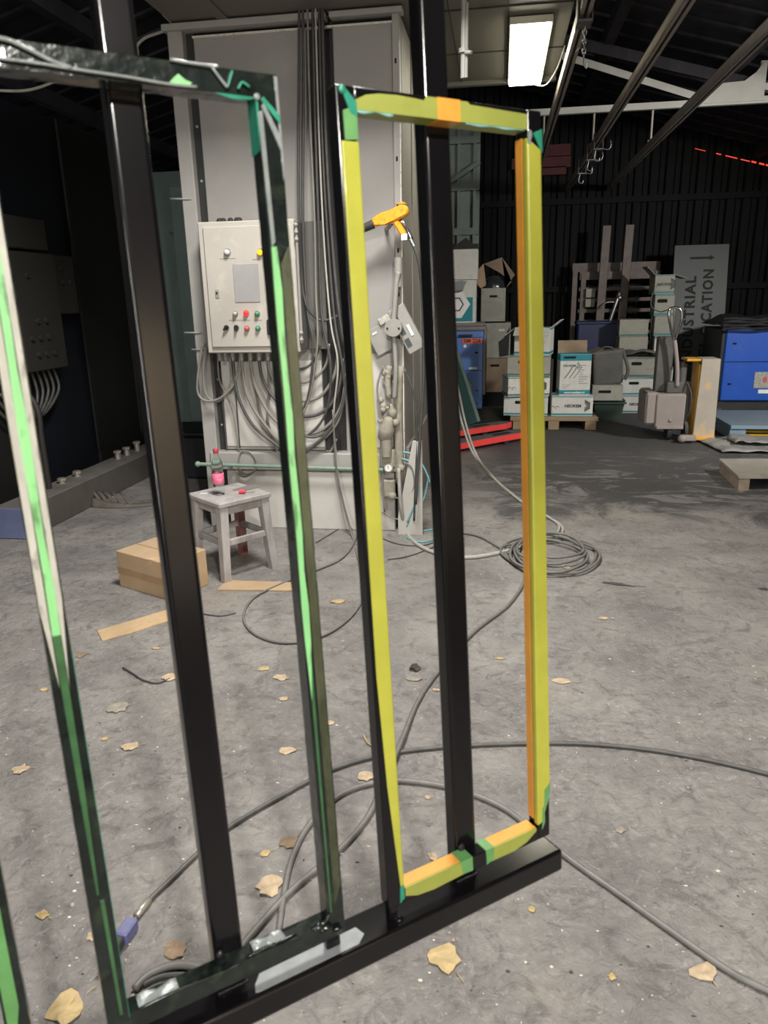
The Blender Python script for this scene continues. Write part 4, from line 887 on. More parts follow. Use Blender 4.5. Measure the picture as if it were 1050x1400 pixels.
pt = thing('wooden_pallet', 'wooden pallet under the white and teal paint cartons', 'pallet', (.63, 8.9, 0))
for x0 in (.17, .57, .98):
    mb = MB(); mb.box(x0, x0+.12, 8.5, 9.35, 0, .10, .003); P(mb, 'pallet_block', 'wood', pt)
for k in range(5):
    mb = MB(); mb.box(.14, 1.12, 8.49+k*.185, 8.59+k*.185, .125, .145, .002); P(mb, 'deck_board', 'wood', pt)
mb = MB(); mb.box(.14, 1.12, 8.49, 8.59, .1, .125, .002); mb.box(.14, 1.12, 9.25, 9.35, .1, .125, .002); P(mb, 'stringer_board', 'wood', pt)
PZ = .146
carton('white teal-edged carton flat on the pallet under the tall one', .83, 8.56, PZ, .46, .34, .23, 0, 'logo')
carton('tall white and teal carton with open flaps on the pallet', .85, 8.585, PZ+.234, .34, .30, .46, R(3), 'tall', flaps=2)
carton('lowest white carton of the stack half hidden behind the yellow taped bar', .31, 8.58, PZ, .50, .36, .22, R(-4), 'hand')
carton('second carton up in the stack behind the yellow taped bar', .34, 8.57, PZ+.224, .48, .36, .22, R(10), 'logo', wm='white', tm='tealdusty')
carton('third carton up in the stack behind the yellow taped bar', .33, 8.6, PZ+.448, .48, .36, .23, R(-5), 'hand', wm='whitedusty', tm='tealdusty')
carton('topmost open carton with raised flaps in the stack behind the yellow bar', .36, 8.66, PZ+.682, .40, .3, .30, R(-12), 'hand', flaps=3, topm='white')
carton('white teal carton standing askew behind the yellow bar stack', .52, 9.05, PZ, .26, .26, .60, R(20), 'side', wm='whitedusty', tm='tealdusty')
mb = MB(); mb.sheet(lambda u, v: V(.70+.3*u, 8.62+.24*v, PZ+.234+.46*.73+.05+.05*noise.noise(V(u*4, v*4, 1))), 12, 10, .02); mb.build('plastic_liner', 'plasticbag', label='dark plastic liner stuffed in the tall open carton', cat='plastic bag')
# second group of cartons by the rack
for i, (x, w, z0, z1, rz, fr_, wm, lab) in enumerate((
    (1.74, .44, .0, .225, 0, 'logo', 'white', 'bottom carton of the floor stack left of the jack'),
    (1.75, .46, .228, .448, 4, 'hand', 'white', 'second carton of the floor stack left of the jack'),
    (1.77, .48, .452, .70, -5, 'hand', 'whitedusty', 'third carton with torn lid in the floor stack left of the jack'))):
    lidhost = carton(lab, x, 9.75, z0, w, .4, z1-z0, R(rz), fr_, wm=wm, tm='tealp' if i < 2 else 'tealdusty', flaps=0)
mb = MB(); mb.sheet(lambda u, v: V(1.53+.5*u, 9.75+.4*v, .715+.09*u*(1-u)*4*(.4+.6*noise.noise(V(u*3+4, v*3, 0)))+.02), 10, 8, .006); P(mb, 'lid', 'greybag', lidhost)
for i, (x, z0, z1, rz, lab) in enumerate(((1.73, .70, .93, 0, 'dusty carton behind the crumpled lid'), (1.72, .933, 1.15, -3, 'topmost dusty carton behind the crumpled lid'))):
    carton(lab, x, 10.2, z0, .36, .36, z1-z0, R(rz), 'side', wm='whitedusty', tm='tealdusty')
mb = MB(); mb.box(1.5, 1.92, 10.2, 10.6, 0, .698, .004); mb.build('plain_box', 'cardold', label='plain dusty box supporting the dusty cartons behind the crumpled lid', cat='box')
zz = 0.0
for i, (h, fr_, wm, lab) in enumerate(((.28, 'hand', 'white', 'lowest carton in the narrow tower beside the sign'), (.26, 'hand', 'white', 'second carton in the narrow tower beside the sign'), (.40, 'hand', 'white', 'third carton in the narrow tower beside the sign'),
                                  (.25, 'side', 'whitedusty', 'fourth carton in the narrow tower beside the sign'), (.27, 'hand', 'whitedusty', 'fifth carton in the narrow tower beside the sign'), (.24, 'logo', 'whitedusty', 'topmost carton with a raised flap in the narrow tower beside the sign'))):
    carton(lab, 2.12-.012*i, 10.05+.03*i, zz, .24, .34, h-.003, R(-14+3*i), fr_, wm=wm, tm='tealp', flaps=4 if i == 5 else 0, topm='whitedusty'); zz += h
# case, bins and small boxes between the stacks
mb = MB(); mb.box(-.19, .17, -.07, .07, 0, .42, .03, mtx=TR(1.32, 9.35, .42, .1) @ Matrix.Rotation(.12, 4, 'X') @ Matrix.Rotation(-.1, 4, 'Y'), seg=2); mb.tube([V(1.18,9.27,.83), V(1.25,9.25,.87), V(1.33,9.25,.86), V(1.36,9.27,.82)], .008); mb.tube([V(1.45,9.28,.85), V(1.53,9.26,.6), V(1.5,9.26,.48)], .02); mb.build('grey_case', 'greybag', label='dark grey dusty case leaning behind the tall carton', cat='case')
mb = MB(); mb.box(1.12, 1.48, 9.2, 9.55, .235, .42, .004); mb.box(1.2, 1.34, 9.19, 9.2, .33, .36, mi=1); mb.build('small_carton', ['whitedusty', 'hole'], label='small grey dusty carton on the green bin beside the pallet', cat='carton')
mb = MB(); b = bmesh.new()
rg = [[b.verts.new((1.34+sx*w, 9.42+sy*w*.9, z)) for sx, sy in ((-1,-1),(1,-1),(1,1),(-1,1))] for z, w in ((0,.15),(.21,.18),(.232,.19))]
for A, B in zip(rg, rg[1:]):
    for k in range(4): b.faces.new((A[k], A[(k+1) % 4], B[(k+1) % 4], B[k]))
b.faces.new(rg[0]); b.faces.new(rg[-1]); mb._add(b); mb.box(1.14, 1.54, 9.23, 9.25, .19, .21); mb.build('green_bin', 'binGreen', label='dark green plastic bin on the floor right of the pallet', cat='bin')
mb = MB(); mb.box(1.05, 1.66, 10.64, 10.90, .0, 1.10, .02); mb.box(1.03, 1.68, 10.62, 10.92, 1.08, 1.12, .01); mb.build('navy_bin', 'navy', label='large navy blue bin behind the cartons', cat='bin')
# rack leaning by the wall
rk = thing('slatted_rack', 'grey brown slatted steel rack leaning on the back wall', 'rack', (1.6, 11.25, 0))
for x0, x1, z1 in ((1.0, 1.07, 1.8), (1.12, 1.19, 1.76), (2.12, 2.19, 1.76)):
    mb = MB(); mb.box(x0, x1, 11.2, 11.27, 0, z1, .003); P(mb, 'upright', 'rack', rk)
for k in range(8):
    zk = .62+k*.15; mb = MB(); mb.box(1.1, 2.2, 11.22, 11.26, zk, zk+(.05 if k < 7 else .11), .002); P(mb, 'slat', 'rack', rk)
mb = MB(); mb.box(1.0, 2.2, 11.28, 11.34, 1.78, 1.9); P(mb, 'top_rail', 'rack', rk)
for x0, lab in ((1.36, 'left of the two tall grey bars standing before the rack'), (1.66, 'right of the two tall grey bars standing before the rack')):
    mb = MB(); mb.box(-.055, .055, -.03, .03, 0, 2.37, .004, mtx=Matrix.Translation((x0, 10.98, .0)) @ Matrix.Rotation(-.015, 4, 'X') @ Matrix.Rotation(.02, 4, 'Y')); mb.build('tall_bar', 'rack', label=lab, cat='bar', group='tall bars before the rack')
mb = MB(); mb.box(1.19, 1.32, 11.13, 11.215, 1.43, 1.55, .003); mb.box(1.19, 1.32, 11.13, 11.215, 1.3, 1.41, .003); mb.build('socket_box', 'whitedusty', rk)
mb = MB(); mb.tube([V(1.36,10.9,1.28), V(1.45,10.9,1.36), V(1.6,10.92,1.36)], .01); mb.tube([V(1.62,10.93,1.5), V(1.58,10.9,1.36), V(1.48,10.9,1.0)], .028, sub=3); mb.ball((1.62,10.92,1.42), .05); mb.build('clamp_tool', 'steel', label='dull metal clamp hanging on the tall bars', cat='clamp')
# stencil sign
sg = thing('stencil_sign', 'dark grey stencil-cut sign reading INDUSTRIAL RELOCATION leaning on the wall', 'sign', (2.62, 10.4, 0))
SB = Matrix.Translation((2.625, 10.55, 0)) @ Matrix.Rotation(R(-8.5), 4, 'X')
mb = MB(); mb.box(-.345, .345, -.01, .01, 0, 2.1, .002, mtx=SB); P(mb, 'sign_plate', 'sign', sg)
TF = SB @ Matrix.Translation((0, -.0105, 0)) @ FRONT @ Matrix.Rotation(math.pi/2, 4, 'Z')
for wd, z0, z1, xc in (('INDUSTRIAL', .53, 1.70, -.115), ('REL', .50, .87, .105), ('CATION', 1.10, 1.78, .105)):
    mb = MB(); mb.textfit(wd, z1-z0, .14, TF @ Matrix.Translation(((z0+z1)/2, -xc, 0)), .002, bold=.035, space=1.15); P(mb, 'lettering', 'signcut', sg)
mb = MB(); c0 = (.985, -.105)
for r0, r1 in ((.066, .048),): 
    ring = [(math.cos(a), math.sin(a)) for a in [k*2*math.pi/20 for k in range(16)]]
    for (a, b2) in zip(ring, ring[1:]): mb.prism([(c0[0]+a[0]*r0, c0[1]+a[1]*r0), (c0[0]+b2[0]*r0, c0[1]+b2[1]*r0), (c0[0]+b2[0]*r1, c0[1]+b2[1]*r1), (c0[0]+a[0]*r1, c0[1]+a[1]*r1)], 0, .002, TF)
mb.prism([(c0[0]+.036*math.cos(k*math.pi/7), c0[1]+.036*math.sin(k*math.pi/7)) for k in range(14)], 0, .002, TF, mi=1); P(mb, 'round_emblem', ['signcut', 'greyplastic'], sg)
AF = SB @ Matrix.Translation((0, -.0105, 0)) @ FRONT
mb = MB(); mb.prism([(-.14,1.915),(.11,1.915),(.11,1.895),(.17,1.93),(.11,1.965),(.11,1.945),(-.14,1.945)], 0, .002, AF); P(mb, 'arrow', 'signcut', sg)
# ------------------------------------------------------------------ pallet stacker (jack)
jk = thing('pallet_stacker', 'dusty yellow and grey hand pallet stacker with upright handle', 'pallet jack', (1.85, 7.95, 0))
mb = MB(); mb.box(1.50, 1.63, 7.86, 8.3, .17, .50, .02); mb.box(1.60, 1.89, 7.84, 8.25, .14, .49, .018, seg=2); mb.box(1.62, 1.885, 7.83, 7.85, .13, .16, .004); mb.ball((1.75,7.835,.22), .02, 1, .5, 1); P(mb, 'battery_box', 'jackgrey', jk)
mb = MB(); mb.prism([(1.98,.05),(2.19,.05),(2.175,.84),(2.0,.84)], -.012, .012, Matrix.Translation((0,7.83,0)) @ FRONT, bev=.004)
mb.prism([(2.02,.07),(2.18,.07),(2.15,.24),(2.06,.16)], -.014, -.011, Matrix.Translation((0,7.83,0)) @ FRONT, mi=1); mb.box(2.0, 2.18, 7.83, 8.1, .80, .84, .01); P(mb, 'mast_cover', ['jackdust', 'jackyellow'], jk)
mb = MB(); mb.prism([(7.85,.05),(8.12,.05),(8.12,.82),(7.95,.82),(7.85,.78)], 0, .015, Matrix.Translation((1.985,0,0)) @ Matrix(((0,0,1,0),(1,0,0,0),(0,1,0,0),(0,0,0,1)))); mb.box(1.86, 2.0, 7.84, 8.1, .815, .84, .006); P(mb, 'mast_side', 'jackyellow', jk)
mb = MB(); mb.box(1.98, 2.2, 7.8, 7.9, .02, .055, .006); P(mb, 'foot_plate', 'jackyellow', jk)
mb = MB(); mb.box(1.60, 1.76, 8.0, 8.1, .49, 1.05, .01); mb.box(1.70, 1.86, 7.9, 8.06, .49, .60, .01); mb.cyl((1.86,8.0,.45), (1.86,8.0,.78), .05, n=16); mb.cyl((1.86,8.0,.78), (1.86,8.0,.80), .035, n=16); mb.box(1.84,1.95,7.95,8.1,.1,.6,.01); P(mb, 'pump_column', 'jackdark', jk)
mb = MB(); mb.tube([V(1.80,7.9,.56), V(1.785,7.9,.75), V(1.75,7.9,.95), V(1.735,7.9,1.02)], .022, n=12); P(mb, 'handle_shaft', 'jackgrey', jk)
mb = MB(); mb.tube([V(1.735,7.9,1.0), V(1.69,7.88,1.12), V(1.66,7.86,1.22), V(1.65,7.86,1.31), V(1.68,7.86,1.335), V(1.74,7.86,1.33), V(1.77,7.86,1.29), V(1.775,7.86,1.2), V(1.75,7.88,1.08), V(1.735,7.9,1.0)], .013, n=10); mb.tube([V(1.705,7.86,1.33), V(1.71,7.87,1.15), V(1.73,7.9,1.02)], .01); P(mb, 'handle_loop', 'chrome', jk)
mb = MB(); mb.cyl((1.74,7.95,.1), (1.78,7.95,.1), .10, n=24); P(mb, 'wheel', 'rubber', jk)
mb = MB(); mb.cyl((1.9,7.9,.1), (1.93,7.9,.1), .1, n=24); P(mb, 'wheel', 'rubber', jk)
mb = MB(); mb.box(1.85, 2.0, 7.74, 7.82, .02, .08, .01); mb.ball((1.86,7.74,.05), .045, 1, 1, .9); P(mb, 'front_roller', 'jackgrey', jk)
mb = MB(); mb.tube([V(1.9,7.95,.6), V(1.93,7.85,.5), V(1.94,7.85,.35), V(1.92,7.88,.25)], .009); P(mb, 'hydraulic_hose', 'cabledark', jk)
mb = MB(); mb.tube([V(1.65,7.9,1.32), V(1.58,7.95,1.3), V(1.5,8.0,1.36), V(1.52,8.05,1.5)], .005); P(mb, 'hydraulic_hose', 'cabledark', jk)
# ------------------------------------------------------------------ blue machines
bmx = thing('blue_machine', 'narrow blue machine with orange BM 224 sticker left of the pallet', 'machine', (-.4, 9.4, 0))
mb = MB(); mb.box(-.63, -.20, 9.2, 9.75, .13, 1.08, .012); mb.box(-.62, -.21, 9.197, 9.2, .60, .607, mi=1); mb.box(-.62, -.21, 9.197, 9.2, 1.0, 1.006, mi=1)
for (x, z, s) in ((-.28,.82,.02), (-.265,.36,.012), (-.265,.2,.01)): mb.box(x-s, x+s, 9.192, 9.2, z-s*.5, z+s*.5, .002, mi=1)
mb.text('BERMAR', .045, Matrix.Translation((-.31,9.199,.635)) @ FRONT, .001, mi=2) if False else mb.box(-.37, -.27, 9.198, 9.2, .62, .645, mi=2)
mb.cyl((-.42,9.2,.90), (-.42,9.196,.90), .02, n=12, mi=2); P(mb, 'machine_body', ['bluepale', 'hole', 'whiteprint'], bmx)
mb = MB(); mb.box(-.66, -.17, 9.18, 9.78, 1.08, 1.13, .02, seg=2); mb.box(-.64, -.19, 9.22, 9.75, 1.13, 1.17, .01); mb.box(-.20, -.165, 9.22, 9.75, .3, 1.1, .01); P(mb, 'top_cover', 'machgrey', bmx)
mb = MB(); mb.box(-.455, -.215, 9.194, 9.2, .93, .99); mb.text('BM 224', .066, Matrix.Translation((-.335,9.193,.96)) @ FRONT, .001, mi=1, bold=.0015); P(mb, 'sticker', ['tag', 'ink'], bmx)
mb = MB(); mb.box(-.47, -.33, 9.19, 9.2, .28, .47, .002)
for (x, z) in ((-.46,.46),(-.34,.46),(-.34,.29)): mb.cyl((x,9.19,z), (x,9.187,z), .008, n=8, mi=1)
P(mb, 'cover_plate', ['plate', 'hole'], bmx)
mb = MB(); mb.box(-.5, -.33, 9.185, 9.2, 1.01, 1.04, .006); P(mb, 'handle', 'blackplastic', bmx)
for (x, y) in ((-.26,9.3),(-.57,9.3),(-.26,9.68),(-.57,9.68)):
    mb = MB(); mb.cyl((x-.025,y-.03,.055), (x+.025,y-.03,.055), .055, n=20); mb.box(x-.045, x+.045, y-.05, y+.05, .115, .13); mb.box(x-.04, x-.03, y-.04, y+.04, .05, .12); mb.box(x+.03, x+.04, y-.04, y+.04, .05, .12); P(mb, 'caster', 'rubber', bmx)
# cartons on the narrow blue machine
rt = carton('white carton with teal hexagon side on top of the narrow blue machine', -.49, 9.24, 1.172, .38, .36, .50, 0, 'plain', group='cartons on the narrow blue machine')
mb = MB(); F = TR(-.49, 9.24, 1.172) @ Matrix.Translation((0,-.001,0)) @ FRONT
mb.box(-.13, .155, -.002, .001, .02, .30, mtx=TR(-.49, 9.24, 1.172), mi=0)
mb.prism([(-.15,.06),(.02,.06),(.125,.22),(.02,.38),(-.15,.38)], 0, .002, F, mi=1); mb.prism([(-.1,.14),(0,.14),(.05,.22),(0,.3),(-.1,.3),(-.1,.285),(-.01,.285),(.032,.22),(-.01,.155),(-.1,.155)], .002, .003, F, mi=2); P(mb, 'print', ['tealp', 'whiteprint', 'ink'], rt)
mb = MB(); mb.sheet(lambda u, v: V(-.67+.33*u, 9.22+.02*v-.03*math.sin(u*5), 1.66-.12*v+.02*noise.noise(V(u*6, v*3, 2))), 10, 4, .01); mb.build('clear_bag', 'wrapclear', label='crumpled clear bag squeezed between the two cartons on the blue machine', cat='plastic bag')
ub = thing('open_carton', 'plain white carton with open brown lid, topmost on the narrow blue machine', 'carton', (-.47, 9.3, 1.675))
mb = MB(); mb.box(-.67, -.285, 9.22, 9.58, 1.676, 2.02, .003); mb.prism([(-.15,.18),(-.12,.34),(-.19,.34),(-.19,.16)], 0, .002, TR(-.47, 9.219, 1.676) @ FRONT, mi=1); P(mb, 'carton_body', ['white', 'card'], ub)
mb = MB(); mb.prism([(-.66,2.02),(-.285,2.02),(-.43,2.16)], -.006, .006, Matrix.Translation((0,9.4,0)) @ FRONT); mb.box(-.67, -.285, 9.57, 9.58, 2.02, 2.1); P(mb, 'flap', 'darkinside', ub)
# leaning board + red pallet truck forks
mb = MB(); mb.box(-.16, .16, -.012, .012, 0, .92, mtx=Matrix.Translation((-.36, 8.72, 0)) @ Matrix.Rotation(R(-20), 4, 'Y') @ Matrix.Rotation(R(-25), 4, 'X')); mb.box(.13, .165, -.016, .016, 0, .93, mtx=Matrix.Translation((-.36, 8.72, 0)) @ Matrix.Rotation(R(-20), 4, 'Y') @ Matrix.Rotation(R(-25), 4, 'X'), mi=1); mb.build('leaning_board', ['tealboard', 'boardedge'], label='dark teal board leaning on the narrow blue machine', cat='board')
pj = thing('pallet_truck', 'red pallet truck with two dusty forks on the floor left of the pallet', 'pallet truck', (-.3, 7.9, 0))
def fork(a, c, w):
    a = V(*a); c = V(*c); d = (c-a); L = d.length; T = TR(a.x, a.y, 0, math.atan2(d.y, d.x))
    mb = MB(); mb.prism([(0,-w/2),(L-.12,-w/2),(L,-w*.22),(L,w*.22),(L-.12,w/2),(0,w/2)], .045, .105, T, mi=0); mb.prism([(0,-w/2+.006),(L-.12,-w/2+.006),(L-.01,-w*.2),(L-.01,w*.2),(L-.12,w/2-.006),(0,w/2-.006)], .105, .108, T, mi=1)
    mb.box(L*.62, L*.78, -.04, .04, .107, .109, mtx=T, mi=2); P(mb, 'fork', ['redfork', 'forktop', 'hole'], pj)
    mb = MB(); mb.cyl(T @ V(L*.72,-.05,.035), T @ V(L*.72,.05,.035), .035, n=16); P(mb, 'fork_roller', 'rubber', pj)
fork((-.95, 7.4), (.13, 8.42), .17); fork((-.72, 6.85), (.36, 7.95), .17)
mb = MB(); mb.box(-.3, .3, -.1, .1, .05, .42, .03, mtx=TR(-.98, 7.0, 0, R(-44)-math.pi/2*0)); mb.cyl((-1.1,6.9,.42), (-1.25,6.75,1.1), .02, n=12); P(mb, 'pump_housing', 'redfork', pj)
mb = MB(); mb.cyl((-1.03,6.98,.08), (-.97,7.02,.08), .08, n=20); P(mb, 'steer_wheel', 'rubber', pj)
# dark boxes behind
mb = MB(); mb.box(-.24, .12, 10.3, 10.75, .20, .66, .004); mb.box(-.12, .0, 10.295, 10.3, .55, .58, .004, mi=1); mb.box(-.22, .1, 10.32, 10.7, 0, .2, mi=2); mb.build('grey_carton', ['cardold', 'hole', 'hole'], label='lower dusty brown-grey carton behind the narrow blue machine', cat='carton')
mb = MB(); mb.box(-.25, .14, 10.3, 10.72, .665, 1.13, .004); mb.prism([(.0,.0),(.12,.02),(.13,.4),(.05,.25),(-.02,.2)], 0, .004, Matrix.Translation((.0,10.298,.68)) @ FRONT, mi=1); mb.box(-.02, .06, 10.294, 10.3, 1.02, 1.05, mi=2); mb.build('grey_carton', ['whitedusty', 'darkinside', 'white'], label='dusty carton with a torn dark side behind the narrow blue machine', cat='carton')
oc = thing('open_carton', 'pale carton with open brown flaps, topmost behind the narrow blue machine', 'carton', (-.1, 10.4, 1.135))
mb = MB(); t = .008
mb.box(-.27, .07, 10.32, 10.32+t, 1.135, 1.58); mb.box(-.27, .07, 10.66, 10.66+t, 1.135, 1.58); mb.box(-.27, -.27+t, 10.32, 10.66, 1.135, 1.58); mb.box(.07-t, .07, 10.32, 10.66, 1.135, 1.58); mb.box(-.27, .07, 10.32, 10.66, 1.135, 1.15)
mb.box(-.15, -.05, 10.317, 10.32, 1.46, 1.49, mi=1)
for k in range(9): mb.box(-.22, .02, 10.318, 10.32, 1.22+.022*k, 1.225+.022*k, mi=2)
P(mb, 'carton_body', ['whitedusty', 'hole', 'inklight'], oc)
mb = MB(); mb.prism([(-.27,1.58),(-.40,1.72),(-.24,1.9),(-.2,1.62)], 0, .006, Matrix.Translation((0,10.42,0)) @ FRONT); P(mb, 'flap', 'card', oc)
mb = MB(); mb.prism([(.06,1.58),(.14,1.66),(-.02,1.78),(-.24,1.9),(.0,1.98),(.18,1.75)], 0, .006, Matrix.Translation((0,10.6,0)) @ FRONT); P(mb, 'flap', 'cardold', oc)
mb = MB(); mb.ball((-.1,10.5,1.58), .15, 1, .9, 1.1, sub=3); mb.build('plastic_bag', 'plasticbag', label='dark shiny plastic bag bulging from the open brown-flapped carton', cat='plastic bag')
# blue machine at the right edge, black sheeting on top
bw = thing('blue_machine', 'wide blue machine under black sheeting at the right edge', 'machine', (3.1, 9.6, 0))
mb = MB(); mb.box(2.62, 3.75, 9.3, 10.1, .22, 1.06, .012); mb.box(2.63, 3.74, 9.297, 9.3, .675, .683, mi=1); mb.box(2.70, 2.74, 9.295, 9.3, .88, .90, mi=1); mb.box(2.69, 2.73, 9.295, 9.3, .41, .43, mi=1); mb.box(2.57, 2.625, 9.32, 10.1, .2, 1.06, .01, mi=2); P(mb, 'machine_body', ['blue', 'hole', 'leftwallnavy'], bw)
mb = MB(); mb.box(2.98, 3.3, 9.29, 9.3, .37, .56, .003); mb.box(3.08, 3.12, 9.286, 9.29, .44, .50, mi=1); mb.box(3.04, 3.2, 9.288, 9.3, .31, .355, mi=2); P(mb, 'cover_plate', ['greytape', 'redbtn', 'whiteprint'], bw)
mb = MB(); mb.box(2.66, 3.7, 9.35, 10.05, .1, .22); P(mb, 'base_frame', 'rubber', bw)
for y in (9.36, 10.0):
    mb = MB(); mb.cyl((2.6,y,.07), (2.66,y,.07), .07, n=20); mb.cyl((3.6,y,.07), (3.66,y,.07), .07, n=20); mb.box(2.6, 2.66, y-.03, y+.03, .1, .22); P(mb, 'caster', 'rubber', bw)
mb = MB()
mb.sheet(lambda u, v: V(2.54+1.25*u, 9.24+.9*v, 1.075+.13*min(1, 6*min(u+.05, v+.08, 1.05-v))*(.8+.55*noise.noise(V(u*5, v*3, 3)))), 30, 16, .012)
for k in range(4): mb.sheet(lambda u, v, k=k: V(2.53+1.26*u, 9.235-.012*k+.015*math.sin(u*8+k), 1.19-.034*k-.02*v+.02*noise.noise(V(u*5, k, 0))), 24, 2, .016)
mb.build('black_sheeting', 'cloth', label='folded black sheeting heaped on the wide blue machine', cat='sheeting')
# blue lifting pallet, debris, plywood platform
bpal = thing('blue_pallet', 'dusty blue steel pallet with yellow bars in its slot at the right edge', 'pallet', (2.9, 8.4, 0))
mb = MB(); mb.box(2.40, 4.0, 8.02, 9.1, .10, .14, .004); mb.box(2.40, 2.56, 8.04, 9.05, 0, .10, .003); mb.box(3.3, 3.5, 8.04, 9.05, 0, .10); mb.box(2.42, 4.0, 8.9, 9.05, 0, .1); P(mb, 'pallet_deck', 'bluepal', bpal)
mb = MB(); mb.box(2.56, 3.3, 8.07, 8.10, .02, .04); mb.box(2.56, 3.3, 8.07, 8.10, .06, .08); P(mb, 'slot_bar', 'yellowbar', bpal)
mb = MB(); mb.sheet(lambda u, v: V(2.12+1.3*u-.1*v, 7.25+.5*v+.25*(1-u)*v, .02+.06*abs(noise.noise(V(u*6, v*5, 8)))*(1-.3*u)), 30, 16, .006)
mb.sheet(lambda u, v: V(2.3+.5*u, 7.5+.35*v, .06+.07*abs(noise.noise(V(u*4, v*5, 3)))), 14, 10, .006); mb.build('plastic_sheet', 'sheeting', label='crumpled dusty plastic sheet between the jack foot and the plywood platform', cat='plastic sheet')
pw = thing('plywood_platform', 'low plywood-topped platform on the floor at the right edge', 'platform', (2.5, 6.5, 0))
A = fl(983, 627, .115); B = fl(1010, 651, .115); dr = V(1, .12, 0)
mb = MB(); mb.prism([(B.x, B.y), (B.x+1.5, B.y+.1), (A.x+1.5, A.y+.1), (A.x, A.y)], .095, .115); P(mb, 'plywood_top', ['ply'], pw)
mb = MB(); mb.prism([(B.x+.01, B.y+.01), (B.x+.09, B.y+.015), (A.x+.09, A.y-.01), (A.x+.01, A.y-.01)], 0, .095); P(mb, 'runner', 'plyedge', pw)
mb = MB(); mb.prism([(B.x+.9, B.y+.06), (B.x+1.0, B.y+.065), (A.x+1.0, A.y+.05), (A.x+.9, A.y+.05)], 0, .095); P(mb, 'runner', 'plyedge', pw)
# red panels glimpsed high on the back wall
mb = MB()
for k, (xa, ya, xb, yb) in enumerate(((706,200,780,212),(700,217,780,228),(706,230,774,238))):
    a = oy(xa, ya, 11.5); c = oy(xb, yb, 11.5); mb.box(a.x, c.x, 11.5, 11.55, c.z, a.z)
mb.build('window_1', 'redbrick', keep=True, kind='structure')
# part of the rear partition with posts, seen behind the taped frame
pn = MB(); pn.box(-.8, -.33, 11.2, 11.24, 0, 4.0)
for xx in (-.62, -.40): pn.box(xx-.02, xx+.02, 11.14, 11.2, 0, 4.0)
for zz in (2.32, 2.9, 3.5): pn.box(-.8, -.33, 11.12, 11.2, zz, zz+.09)
bar(pn, (-.8,11.12,2.98), (-.33,11.12,3.26), .05, .03); M['panelgreen'] = mat('grey_green_partition', (128,140,134), .6, 0, .12, 4)
pn.build('wall_back_partition', 'panelgreen', keep=True, kind='structure')

# ------------------------------------------------------------------ cables on the floor
def floor_cable(px, r, mt, label, name='floor_cable', lift=None, cat='cable'):
    mb = MB(); mb.tube([fl(x, y, r*1.02) for x, y in px], r, n=10); return mb.build(name, mt, label=label, cat=cat)
floor_cable([(181,1262),(205,1230),(232,1204),(275,1163),(318,1128),(400,1080),(455,1052),(520,1033),(600,1022),(700,1017),(800,1017),(900,1027),(1000,1046),(1090,1070),(1180,1100)], .0075, 'cabledark', 'dark cable curving across the whole floor from the blue connector')
floor_cable([(1180,1425),(1060,1360),(1000,1330),(920,1275),(850,1225),(790,1183),(740,1145),(690,1106),(640,1084),(590,1072),(530,1068),(470,1084),(425,1125),(400,1172),(388,1225),(378,1300),(372,1350)], .0085, 'floorcable', 'grey cable looping behind the base beam and out to the lower right')
mb = MB(); pts = [fl(x, y, .01) for x, y in ((712,765),(718,790),(696,826),(650,862),(604,912),(572,958),(550,1015),(524,1075),(502,1118),(462,1164),(400,1216),(345,1276),(318,1312),(296,1350))]
for i, p in enumerate(pts): p.z += .012 if i in (6, 7) else 0
mb.tube(pts, .0085, n=10); mb.build('floor_cable', 'floorcable', label='grey cable running from the floor coil down towards the middle frame foot', cat='cable')
floor_cable([(184,1352),(205,1332),(240,1320),(275,1324),(298,1338),(290,1368),(262,1388)], .0095, 'floorcable', 'short thick cable loop on the floor behind the left frame foot')
floor_cable([(196,1346),(225,1334),(265,1334),(296,1346)], .006, 'cabledark', 'thin dark cable inside the short thick loop')
mb = MB(); cxy = fl(752, 762, 0)
for k in range(5):
    cx, cy = cxy.x+.03*math.sin(k*2.1), cxy.y+.05*math.cos(k*1.7); rx, ry = .27-.025*k, .34-.03*k
    mb.tube([V(cx+rx*math.cos(a)*(1+.06*math.sin(3*a+k)), cy+ry*math.sin(a)*(1+.05*math.cos(2*a+k)), .011+.013*k+.004*math.sin(a*2+k)) for a in [j*2*math.pi/18 for j in range(18)]], .0085, n=8, sub=3, closed=True)
mb.tube([fl(x, y, .02) for x, y in ((770,738),(720,742),(690,746),(685,755),(700,768),(718,780))], .009)
mb.build('cable_coil', 'floorcable', label='coil of grey cable on the floor beyond the right frame', cat='cable coil')
mb = MB()
for dx, dy in ((0,0),(5,3)):
    mb.tube([V(-.575,5.75-.06*dx/5,1.35), V(-.52,5.8,1.30), oy(612+dx,500,6.1)]+[V(p.x, p.y, p.z) for p in (oy(622+dx,535,6.2), oy(632+dx,580,6.2), oy(648+dx,622+dy,5.9))]+[fl(x+dx, y+dy, .012) for x, y in ((672,652),(700,676),(722,692),(748,706),(764,718),(758,732),(735,736))], .0095)
mb.build('twin_hose', 'palecable', label='two pale hoses hanging down behind the centre post to the floor coil', cat='hose')
mb = MB(); mb.tube([fl(x, y, .01) for x, y in ((630,728),(655,733),(682,748),(700,760))], .0085); mb.build('floor_cable', 'floorcable', label='short grey cable end entering the floor coil from the left', cat='cable')
mb = MB(); mb.tube([face(455,560,.1), face(460,640,.12), face(470,690,.13)]+[fl(x, y, .008) for x, y in ((482,735),(490,765),(502,792),(498,815),(478,845),(440,870),(390,879),(350,868),(333,845),(346,818),(385,798),(425,782),(460,768),(478,752),(490,728))], .0065); mb.build('floor_cable', 'floorcable', label='thin grey cable dropping from the booth and looping on the floor by the stool', cat='cable')
